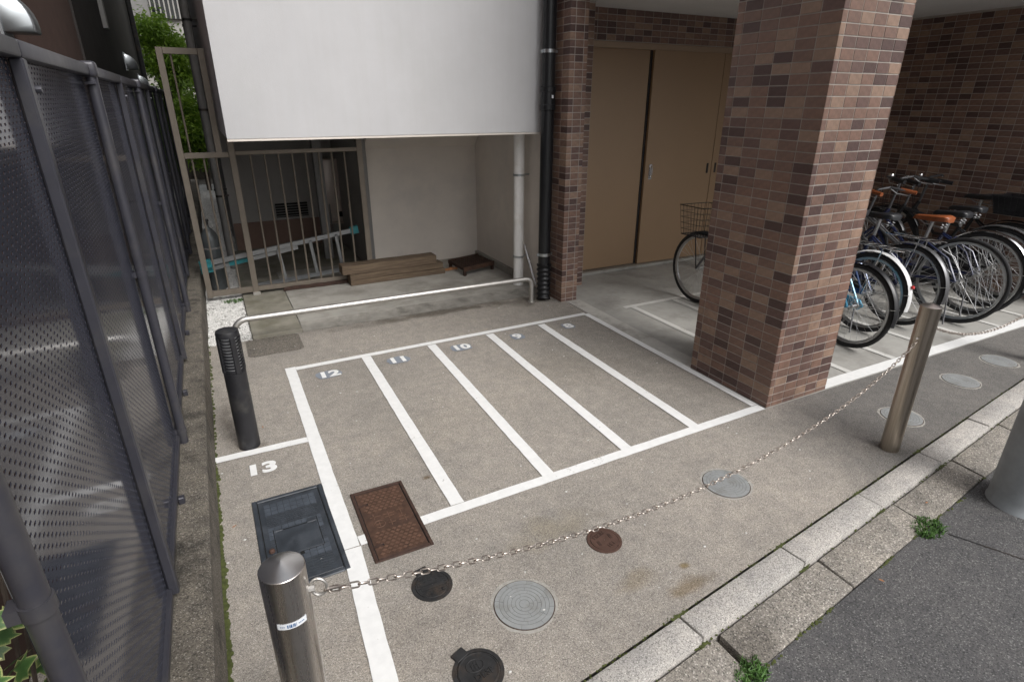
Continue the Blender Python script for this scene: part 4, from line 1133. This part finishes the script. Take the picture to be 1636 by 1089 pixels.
# ------------------------------------------------------------------ bicycles
WM = {}
def wheel_meshes(r):
    if r in WM: return WM[r]
    n = 44
    def tor(R0, rr_, m_=8, sq=1):
        mb = MB(); mb.tube([(R0 * math.cos(2 * PI * i / n), 0, R0 * math.sin(2 * PI * i / n)) for i in range(n)], rr_, m_, closed=True); return mb
    ty = tor(r - .0165, .0162, 10).mesh('tyre', M['tyre'])
    ri = MB()
    for k in range(1):
        vs = []; R1, R2, h = r - .034, r - .052, .011
        for i in range(n):
            a = 2 * PI * i / n; c, s = math.cos(a), math.sin(a)
            vs += [(R1 * c, -h, R1 * s), (R1 * c, h, R1 * s), (R2 * c, h * .7, R2 * s), (R2 * c, -h * .7, R2 * s)]
        fs = []
        for i in range(n):
            j = (i + 1) % n
            for q_ in range(4): l = (q_ + 1) % 4; fs.append((4 * i + q_, 4 * i + l, 4 * j + l, 4 * j + q_))
        ri.add(vs, fs)
    rim = ri.mesh('wheel', M['alloy'])
    sp_ = MB()
    for i in range(32):
        side = 1 if i % 2 else -1; a = 2 * PI * i / 32; da = (.9 if (i // 2) % 2 else -.9)
        sp_.tube([(.022 * math.cos(a + da), side * .026, .022 * math.sin(a + da)), ((r - .05) * math.cos(a), 0, (r - .05) * math.sin(a))], .0011, 4, caps=False)
    spk = sp_.mesh('spokes', M['alloy'])
    hb = MB().lathe([(.010, -.055), (.010, -.034), (.024, -.032), (.024, -.026), (.014, -.022), (.014, .022), (.024, .026), (.024, .032), (.010, .034), (.010, .055)], axis=(0, 1, 0), n=14).mesh('hub', M['alloy'])
    WM[r] = (rim, ty, spk, hb); return WM[r]
def bicycle(rear, front, label, r=.335, frame='bikeblue', fender='alloy', saddle='saddle', sz=.86, grip='bikeblack', hz=1.0, basket=False, rbasket=False, rack=False, style='step', lean=.05, steer=0, refl=True, fendarc=(-10, 125), top=None):
    rear, front = Vector(rear), Vector(front)
    d = front - rear; ang = math.atan2(d.y, d.x); wb = 1.06 * (r / .335) ** .35
    root = bpy.data.objects.new('bicycle', None); COL.objects.link(root); root.empty_display_size = .1
    root.location = rear; root.rotation_euler = (lean, 0, ang)
    tag(root, label, 'bicycle', 'bicycles parked under the building')
    def part(nm, mb, mat, par=root, **k): return local(par, nm, mb, mat, **k)
    def wheel(x, rz=0):
        rim, ty, spk, hb = wheel_meshes(r)
        w_ = link('wheel', rim); w_.parent = root; w_.location = (x, 0, r); w_.rotation_euler = (0, random.uniform(0, 1), 0)
        if rz: w_.rotation_euler = (0, 0, rz)
        for nm, me in (('tyre', ty), ('spokes', spk), ('hub', hb)):
            o = link(nm, me); o.parent = w_
            if nm == 'spokes': o['kind'] = 'stuff'
        return w_
    wheel(0)
    # steering: pieces of the front end are turned about the head axis (approx. vertical through the wheel)
    S = Matrix.Translation((wb - .03, 0, 0)) @ Matrix.Rotation(steer, 4, 'Z') @ Matrix.Translation((-(wb - .03), 0, 0))
    def st(p): return S @ Vector(p)
    w2 = wheel(wb, steer); w2.location = st((wb, 0, r))
    bb = Vector((.45, 0, .28)); seat = Vector((.30, 0, sz - .10)); seat_lug = bb.lerp(seat, .86)
    head_t, head_b = Vector((wb - .24, 0, .74 + (r - .335))), Vector((wb - .17, 0, .58 + (r - .335)))
    fr = MB(); tr = .0155
    fr.tube([bb, seat_lug], tr, 8); fr.tube([head_t, head_b], .019, 10)
    if style == 'step':
        fr.tube([head_b, head_b.lerp(bb, .35) + Vector((.0, 0, -.09)), head_b.lerp(bb, .7) + Vector((0, 0, -.07)), bb], .020, 8)
        fr.tube([head_t.lerp(head_b, .4), head_t.lerp(bb, .5) + Vector((-.02, 0, -.04)), bb.lerp(seat_lug, .45)], .0135, 8)
    elif style == 'mixte':
        fr.tube([head_b, bb], .017, 8)
        for s in (-.022, .022): fr.tube([head_t + Vector((0, s, -.02)), bb.lerp(seat_lug, .5) + Vector((0, s, 0))], .011, 8)
    else:
        fr.tube([head_b, bb], .018, 8); fr.tube([head_t + Vector((0, 0, -.03)), seat_lug], .015, 8)
    for s in (-1, 1):
        fr.tube([bb + Vector((0, s * .03, 0)), Vector((.12, s * .045, r - .01)), Vector((0, s * .056, r))], .0095, 6)
        fr.tube([seat_lug + Vector((0, s * .015, -.02)), Vector((.1, s * .05, r + .16)), Vector((0, s * .056, r))], .008, 6)
    part('frame', fr, top or frame)
    if top: part('chain_stays', MB().tube([bb + Vector((0, .034, .003)), Vector((.12, .048, r - .008)), Vector((0, .059, r + .002))], .0105, 6).tube([seat_lug + Vector((0, .019, -.02)), Vector((.1, .053, r + .16)), Vector((0, .059, r))], .009, 6).tube([bb, bb.lerp(seat_lug, .98)], .0175, 8), frame)
    fk = MB()
    for s in (-1, 1):
        fk.tube([st(head_b + Vector((.01, s * .045, -.03))), st((wb - .075, s * .05, r + .12)), st((wb, s * .052, r))], [.013, .011, .009], 6)
    fk.tube([st(head_b + Vector((.01, -.05, -.03))), st(head_b + Vector((.01, .05, -.03)))], .012, 8)
    part('fork', fk, frame)
    stem = head_t + Vector((-.035, 0, hz - .06 - head_t.z))
    hbm = MB(); hbm.tube([head_t, st(stem)], .012, 8)
    for s in (-1, 1):
        hbm.tube([st(stem), st(stem + Vector((.05, s * .09, .02))), st(stem + Vector((.01, s * .2, .04))), st(stem + Vector((-.17, s * .27, .015)))], .011, 8)
    hbr = part('handlebar', hbm, 'bikegrey')
    for s in (-1, 1):
        a, b = stem + Vector((-.06, s * .238, .03)), stem + Vector((-.18, s * .272, .013))
        part('grip', MB().tube([st(a), st(b)], .017, 10), grip, hbr)
        lv = MB().tube([st(stem + Vector((.0, s * .2, .03))), st(stem + Vector((-.04, s * .235, -.005))), st(stem + Vector((-.13, s * .27, -.015)))], .005, 6); part('brake_lever', lv, 'alloy', hbr)
    part('bell', MB().lathe([(.024, 0), (.024, .008), (.018, .018), (.004, .022)], st(stem + Vector((.02, .13, .045))), 14), 'chrome', hbr)
    cb = MB()
    for s in (-1, 1): cb.tube([st(stem + Vector((-.02, s * .2, .03))), st(stem + Vector((.12, s * .12, .06))), st(stem + Vector((.10, s * .02, -.15))), head_b + Vector((-.03, 0, .05))], .0028, 5)
    part('cables', cb, 'bikeblack')
    # saddle
    sx0 = Vector((.31, 0, sz)); vs = []; K = 11
    prof = [(-.138, .040, -.004, .016), (-.132, .066, .006, .022), (-.105, .080, .010, .026), (-.065, .074, .006, .026), (-.025, .054, .0, .025), (.02, .034, -.004, .024), (.07, .023, -.005, .022), (.115, .018, -.008, .02), (.135, .013, -.014, .014), (.142, .006, -.022, .008)]
    for (px_, wd_, zz, hh_) in prof:
        for k in range(K):
            a = PI * k / (K - 1); edge = k in (0, K - 1)
            vs.append(sx0 + Vector((px_, wd_ * math.cos(a) * (.80 if edge else 1), zz + hh_ * math.sin(a) ** .75 - (hh_ * .9 if edge else 0))))
    fs = [(i * K + k, i * K + k + 1, (i + 1) * K + k + 1, (i + 1) * K + k) for i in range(len(prof) - 1) for k in range(K - 1)]
    fs += [tuple(range(K)), tuple((len(prof) - 1) * K + k for k in range(K - 1, -1, -1))]
    fs += [(i * K, (i + 1) * K, (i + 1) * K + K - 1, i * K + K - 1) for i in range(len(prof) - 1)]
    sd_o = part('saddle', MB().add(vs, fs), saddle, ang=60)
    sp2 = MB()
    for s in (-.03, .03):
        for k in range(1): sp2.tube([sx0 + Vector((-.10 + .012 * (i % 2), s + .012 * math.cos(i * 1.3), -.035 - .004 * i)) for i in range(10)], .003, 5)
    sp2.tube([sx0 + Vector((-.1, -.03, -.07)), sx0 + Vector((.05, 0, -.05)), sx0 + Vector((.1, 0, -.02))], .005, 6)
    part('saddle_springs', sp2, 'alloy', sd_o)
    part('seat_post', MB().tube([seat_lug, sx0 + Vector((-.005, 0, -.03))], .0135, 10), 'alloy')
    # mudguards
    def guard(cx, a0, a1, R0, wd_, stf=None):
        mb = MB(); n = 22; vs = []
        for i in range(n + 1):
            a = math.radians(a0 + (a1 - a0) * i / n)
            for k in range(5):
                t_ = -1 + k / 2; rad = R0 - .010 * t_ * t_; p = Vector((cx + rad * math.cos(a), wd_ * t_, r + rad * math.sin(a))); vs.append(stf(p) if stf else p)
        fs = [(5 * i + k, 5 * i + k + 1, 5 * i + 6 + k, 5 * i + 5 + k) for i in range(n) for k in range(4)]
        mb.add(vs, fs); return mb
    if fender:
        rg = part('rear_mudguard', guard(0, 50, 180 - fendarc[0] + 0, r + .020, .024) if 0 else guard(0, 40, 180 + -fendarc[0], r + .020, .024), fender, fixn=False, ang=60)
        for s in (-1, 1): part('mudguard_stay', MB().tube([(0, s * .056, r), (-(r + .015) * math.cos(math.radians(12)), s * .022, r + (r + .015) * math.sin(math.radians(12)))], .0022, 5), 'alloy', rg)
        if refl:
            a = math.radians(158); c = Vector(((r + .022) * math.cos(a), 0, r + (r + .022) * math.sin(a)))
            part('rear_reflector', MB().lathe([(.013, 0), (.013, .010), (.010, .014)], c, 12, axis=(math.cos(a), 0, math.sin(a))), 'red', rg)
        part('front_mudguard', guard(wb, 55, 190 - 0, r + .020, .024, st) if 0 else guard(wb, 10, 150, r + .020, .024, st), fender, fixn=False, ang=60)
    # drive train
    part('chain_ring', MB().lathe([(.075, .05), (.085, .05), (.085, .053), (.075, .053)], (bb.x, 0, bb.z), 24, axis=(0, -1, 0)), 'alloy')
    cg = MB()
    po_ = [Vector((bb.x + .10, -.058, bb.z + .0)), Vector((bb.x + .06, -.058, bb.z + .075)), Vector((bb.x - .08, -.058, bb.z + .085)), Vector((.0, -.058, r + .04)), Vector((-.035, -.058, r)), Vector((.0, -.058, r - .035)), Vector((bb.x - .05, -.058, bb.z - .06)), Vector((bb.x + .06, -.058, bb.z - .06))]
    cg.add(po_ + [p + Vector((0, -.012, 0)) for p in po_], [tuple(range(8)), tuple(range(15, 7, -1))] + [(i, (i + 1) % 8, 8 + (i + 1) % 8, 8 + i) for i in range(8)])
    part('chain_guard', cg, 'bikeblack' if frame != 'biketeal' else frame, bevel=.004)
    for s, a in ((-1, .4), (1, .4 + PI)):
        e_ = bb + Vector((.165 * math.cos(a), s * .075, .165 * math.sin(a)))
        ck = part('crank', MB().tube([bb + Vector((0, s * .065, 0)), e_], .009, 6), 'alloy')
        part('pedal', MB().obox(e_ + Vector((0, s * .05, 0)), (1, 0, 0), (0, 1, 0), (0, 0, 1), .045, .04, .012), 'bikeblack', ck, bevel=.003)
    part('kickstand', MB().tube([(.03, .062, r - .03), (-.04, .14, .008)], .0065, 6), 'bikegrey')
    if rack:
        rk = MB(); z = r * 2 + .055
        for s in (-.055, .055): rk.tube([(.2, s, z), (-.16, s, z), (-.20, s * .6, z)], .0048, 6)
        for x in (-.16, -.08, 0, .08): rk.tube([(x, -.055, z), (x, .055, z)], .004, 5)
        for s in (-1, 1): rk.tube([(-.06, s * .055, z), (0, s * .062, r)], .0045, 6)
        part('rear_rack', rk, 'chrome')
    def wire_basket(c, sx, sy, h, mat, nm, fill=False, stf=None):
        b = MB(); f_ = stf or (lambda p: Vector(p)); k = .82
        def pt_(u, v, w): kk = k + (1 - k) * w; return f_((c[0] + u * sx * kk, c[1] + v * sy * kk, c[2] + h * w))
        for w in [i / 5 for i in range(6)]:
            b.tube([pt_(-1, -1, w), pt_(1, -1, w), pt_(1, 1, w), pt_(-1, 1, w)], .0035 if w in (0, 1) else .0016, 5, closed=True)
        for i in range(9):
            u = -1 + i / 4
            for v in (-1, 1): b.tube([pt_(u, v, 0), pt_(u, v, 1)], .0016, 4, caps=False); b.tube([pt_(v, u, 0), pt_(v, u, 1)], .0016, 4, caps=False)
            b.tube([pt_(u, -1, 0), pt_(u, 1, 0)], .0016, 4, caps=False); b.tube([pt_(-1, u, 0), pt_(1, u, 0)], .0016, 4, caps=False)
        o = part(nm, b, mat)
        if fill:
            vs = [pt_(u * .985, v * .985, w) for w in (0.01, .97) for u, v in ((-1, -1), (1, -1), (1, 1), (-1, 1))]
            part('basket_lining', MB().add(vs, [(0, 1, 5, 4), (1, 2, 6, 5), (2, 3, 7, 6), (3, 0, 4, 7), (3, 2, 1, 0)]), 'bikeblack', o, fixn=False)
    if basket:
        wire_basket((wb + .03, 0, .64 + (r - .335) * 2), .13, .17, .24, 'bikeblack', 'front_basket', False, st)
        part('basket_stay', MB().tube([st((wb, .052, r)), st((wb + .05, .06, .64 + (r - .335) * 2))], .005, 6).tube([st((wb, -.052, r)), st((wb + .05, -.06, .64 + (r - .335) * 2))], .005, 6), 'bikeblack')
    if rbasket:
        wire_basket((-.02, 0, 2 * r + .07), .19, .16, .15, 'bikeblack', 'rear_basket', True)
    return root
random.seed(31)
bicycle((3.55, 2.50, 0), (3.61, 3.5, 0), 'bicycle with black wire front basket mostly hidden behind the pillar', r=.31, frame='bikegrey', fender=None, basket=True, refl=False, sz=.80, hz=.95, lean=.03, style='step', steer=.12)
bicycle((3.86, 2.310, 0), (3.93, 3.42, 0), 'light blue bicycle with black rear mudguard beside the pillar', r=.30, frame='biketeal', fender='bikeblack', refl=False, sz=.78, hz=.95, lean=.04, style='step')
bicycle((4.24, 2.46, 0), (4.25, 3.5, 0), 'blue bicycle with white rear mudguard and red reflector, second from the pillar', r=.30, frame='bikeblue', fender='bikewhite', sz=.86, rack=True, hz=1.03, lean=.06, style='diamond')
bicycle((4.62, 2.43, 0), (4.66, 3.5, 0), 'navy bicycle with grey mudguards and black saddle between white mudguard and brown saddle', r=.315, frame='bikenavy', fender='bikegrey', sz=.80, rack=True, hz=.98, lean=.05, style='step', refl=False)
bicycle((5.06, 2.255, 0), (5.0, 3.3, 0), 'navy bicycle with brown leather saddle and grips', r=.335, frame='bikenavy', top='bikegrey', fender=None, saddle='leather', grip='leather', sz=.775, hz=.97, lean=.05, style='mixte')
bicycle((5.40, 2.30, 0), (5.38, 3.3, 0), 'dark bicycle with polished mudguard right of the brown saddle', r=.335, frame='bikenavy', fender='chrome', sz=.775, hz=1.04, lean=.05, style='step', refl=False)
bicycle((5.74, 2.36, 0), (5.72, 3.4, 0), 'black bicycle with grey mudguard and black saddle near the side wall', r=.335, frame='bikeblack', fender='bikegrey', sz=.78, hz=1.0, lean=.05, style='diamond', refl=False)
bicycle((6.08, 2.42, 0), (6.08, 3.45, 0), 'black bicycle with large dark rear basket against the side wall', r=.335, frame='bikeblack', fender='bikeblack', rbasket=True, sz=.85, hz=1.0, lean=.02, style='step', refl=False)

# ------------------------------------------------------------------ ivy, weeds, moss
def leaf_mesh(seed):
    random.seed(seed)
    pts = [(0, 0), (.30, -.18), (.62, .02), (.50, .22), (.72, .52), (.36, .52), (.22, .78), (0, 1.05), (-.22, .78), (-.36, .52), (-.72, .52), (-.50, .22), (-.62, .02), (-.30, -.18)]
    pts = [(x * random.uniform(.88, 1.12), y * random.uniform(.92, 1.08)) for x, y in pts]
    c = (0, .32); vs = [(c[0], c[1], .05)]
    for k in (.5, .82, 1.0):
        for x, y in pts:
            px_, py_ = c[0] + (x - c[0]) * k, c[1] + (y - c[1]) * k; vs.append((px_, py_, .05 - .10 * abs(px_) - .08 * (py_ - .3) ** 2 + random.uniform(-.012, .012)))
    n = len(pts); fs = [(0, 1 + i, 1 + (i + 1) % n) for i in range(n)]
    for q_ in range(2):
        for i in range(n): j = (i + 1) % n; fs.append((1 + q_ * n + i, 1 + (q_ + 1) * n + i, 1 + (q_ + 1) * n + j, 1 + q_ * n + j))
    me = MB().add(vs, fs).mesh('leaf', M['ivy'], fixn=False, ang=80)
    at = me.attributes.new('edge', 'FLOAT', 'POINT')
    at.data.foreach_set('value', [0.0] + [.12] * n + [.36] * n + [.62] * n)
    return me
LV = [leaf_mesh(40 + i) for i in range(5)]
random.seed(8)
iv_e = empty('ivy_plant', (-.50, 1.0, ZB), 'variegated green and cream ivy behind the fence post in the lower left corner', 'plant')
stm = MB()
for i in range(9):
    a = random.uniform(0, 2 * PI); stm.tube([(-.48, .92, ZB), (-.48 + .06 * math.cos(a), .93 + .1 * math.sin(a), .5), (-.47 + .10 * math.cos(a), .93 + .2 * math.sin(a), random.uniform(.65, .9))], .004, 5)
stm.build('stem', M['bark'], iv_e)
for i in range(95):
    o = bpy.data.objects.new('leaf', LV[i % 5]); COL.objects.link(o); o.parent = iv_e; o.matrix_parent_inverse = Matrix.Translation((.50, -1.0, -ZB))
    z = random.uniform(.3, .93) if i > 30 else random.uniform(.72, .90)
    o.location = (random.uniform(-.60, -.385), random.uniform(.70, 1.12), z)
    o.rotation_euler = (random.uniform(-.1, .9), random.uniform(-.5, .5), random.uniform(-2.6, -.2))
    s = random.uniform(.028, .046); o.scale = (s, s, s)
def tuft(x, y, z, R, n, h, label, ang=0, ex=1.5):
    mb = MB()
    for i in range(n):
        rr_ = R * math.sqrt(random.random()); a = random.uniform(0, 2 * PI); dx, dy = ex * rr_ * math.cos(a), rr_ * math.sin(a)
        p = Vector((x + dx * math.cos(ang) - dy * math.sin(ang), y + dx * math.sin(ang) + dy * math.cos(ang), z))
        d = Vector((random.gauss(0, .5), random.gauss(0, .5), 1)).normalized(); l = h * random.uniform(.5, 1.1); s = d.cross(Vector((random.gauss(0, 1), random.gauss(0, 1), .2))).normalized() * random.uniform(.0012, .0028)
        k = Vector((random.gauss(0, .4), random.gauss(0, .4), -.25)) * l
        mb.add([p - s, p + s, p + d * l * .6 + s * .9, p + d * l + k, p + d * l * .6 - s * .9], [(0, 1, 2, 4), (4, 2, 3)])
    o = mb.build('weed_clump', M['grass'], smooth=False, fixn=False)
    return tag(o, label, 'weed', 'weeds along the gutter')
tuft(2.455, .925, -.05, .056, 400, .03, 'green weed clump at the gutter edge near the utility pole', KA)
tuft(1.255, .785, -.052, .042, 320, .034, 'green weed clump at the gutter edge at the bottom of the picture', KA)
tuft(.0, 5.36, .0, .05, 260, .03, 'small green weeds in the white gravel below the gate', 0, 1.6)
mo = MB()
for i in range(850):
    y = random.uniform(.7, 2.7) if random.random() < .8 else random.uniform(2.7, 5.2); s = random.uniform(.003, .0075)
    c = Vector((-.212 + random.gauss(0, .0045) + (.0 if y < 2 else -.004), y, .001)); mo.add([c + Vector((v.x * s * 1.3, v.y * s * 2, v.z * s * .7)) for v in iv], ifc)
tag(mo.build('moss', M['moss'], fixn=False), 'green moss line along the foot of the fence base', 'moss', kind='stuff')
mo = MB()
for i in range(900):
    s_ = random.choice([random.uniform(-.9, 3.2), random.choice([0, .594, 1.188, -.594, 1.782]) + random.gauss(0, .02)]); tt = random.choice([.002, .002, -GW - .002]) + random.gauss(0, .003); s = random.uniform(.0015, .004)
    c = kp(s_, tt, -.001 if tt > -.05 else -.026); mo.add([c + Vector((v.x * s * 1.5, v.y * s * 1.2, v.z * s * .7)) for v in iv], ifc)
tag(mo.build('kerb_moss', M['moss'], fixn=False), 'thin moss in the joints of the kerb', 'moss', kind='stuff')
lm = []
for k in range(3):
    a = .35 + .1 * k
    lm.append(MB().add([(0, 0, .001), (.35 * a, .25, .004), (.3 * a, .7, .008), (0, 1, .012), (-.3 * a, .65, .01), (-.38 * a, .25, .005)], [(0, 1, 2, 3), (0, 3, 4, 5)]).mesh('fallen_leaf', M['orangewood'], smooth=False, fixn=False))
for i, (x, y, lab) in enumerate(((.02, 2.98, 'small dry leaf beside the black lamp bollard'), (2.62, 1.02, 'small dry leaf on the gutter near the pole'), (1.98, .84, 'small dry leaf on the asphalt edge'), (-.17, 2.2, 'small dry leaf at the foot of the fence base'))):
    o = link('fallen_leaf', lm[i % 3], loc=(x, y, .003 if i not in (1, 2) else -.034)); o.scale = (.022, .022, .2); o.rotation_euler.z = i * 1.7; tag(o, lab, 'leaf', 'dry leaves on the ground')
em_ = MB()
for s_ in [random.uniform(-.6, 2.6) for _ in range(26)]:
    tuft_c = kp(s_, -.262 + random.gauss(0, .004), -.049)
    for k in range(random.randint(3, 12)):
        c = tuft_c + KD * random.gauss(0, .02) + KN * random.gauss(0, .003); s = random.uniform(.002, .005); em_.add([c + Vector((v.x * s * 1.6, v.y * s * 1.2, v.z * s * .8)) for v in iv], ifc)
tag(em_.build('gutter_moss', M['moss'], fixn=False), 'specks of moss along the edge of the asphalt', 'moss', kind='stuff')
jm = MB(); jag(jm, 2.50, .865, 2.66, .55, .006, -.0478, .002, .02)
tag(jm.build('asphalt_joint', M['castblack'], smooth=False, fixn=False), 'dark joint line in the asphalt beside the pole', kind='structure')
# litter: small pale chips and leaves on the pavement
db = MB()
for i in range(90):
    x, y = random.uniform(-.2, 2.5), random.uniform(1.1, 4.2); s = random.uniform(.0015, .0045)
    c = Vector((x, y, .003)); db.add([c + Vector((v.x * s * 1.5, v.y * s, v.z * s * .6)) for v in iv], ifc)
tag(db.build('grit', M['gravel'], fixn=False), 'scattered pale grit on the pavement', 'grit', kind='stuff')
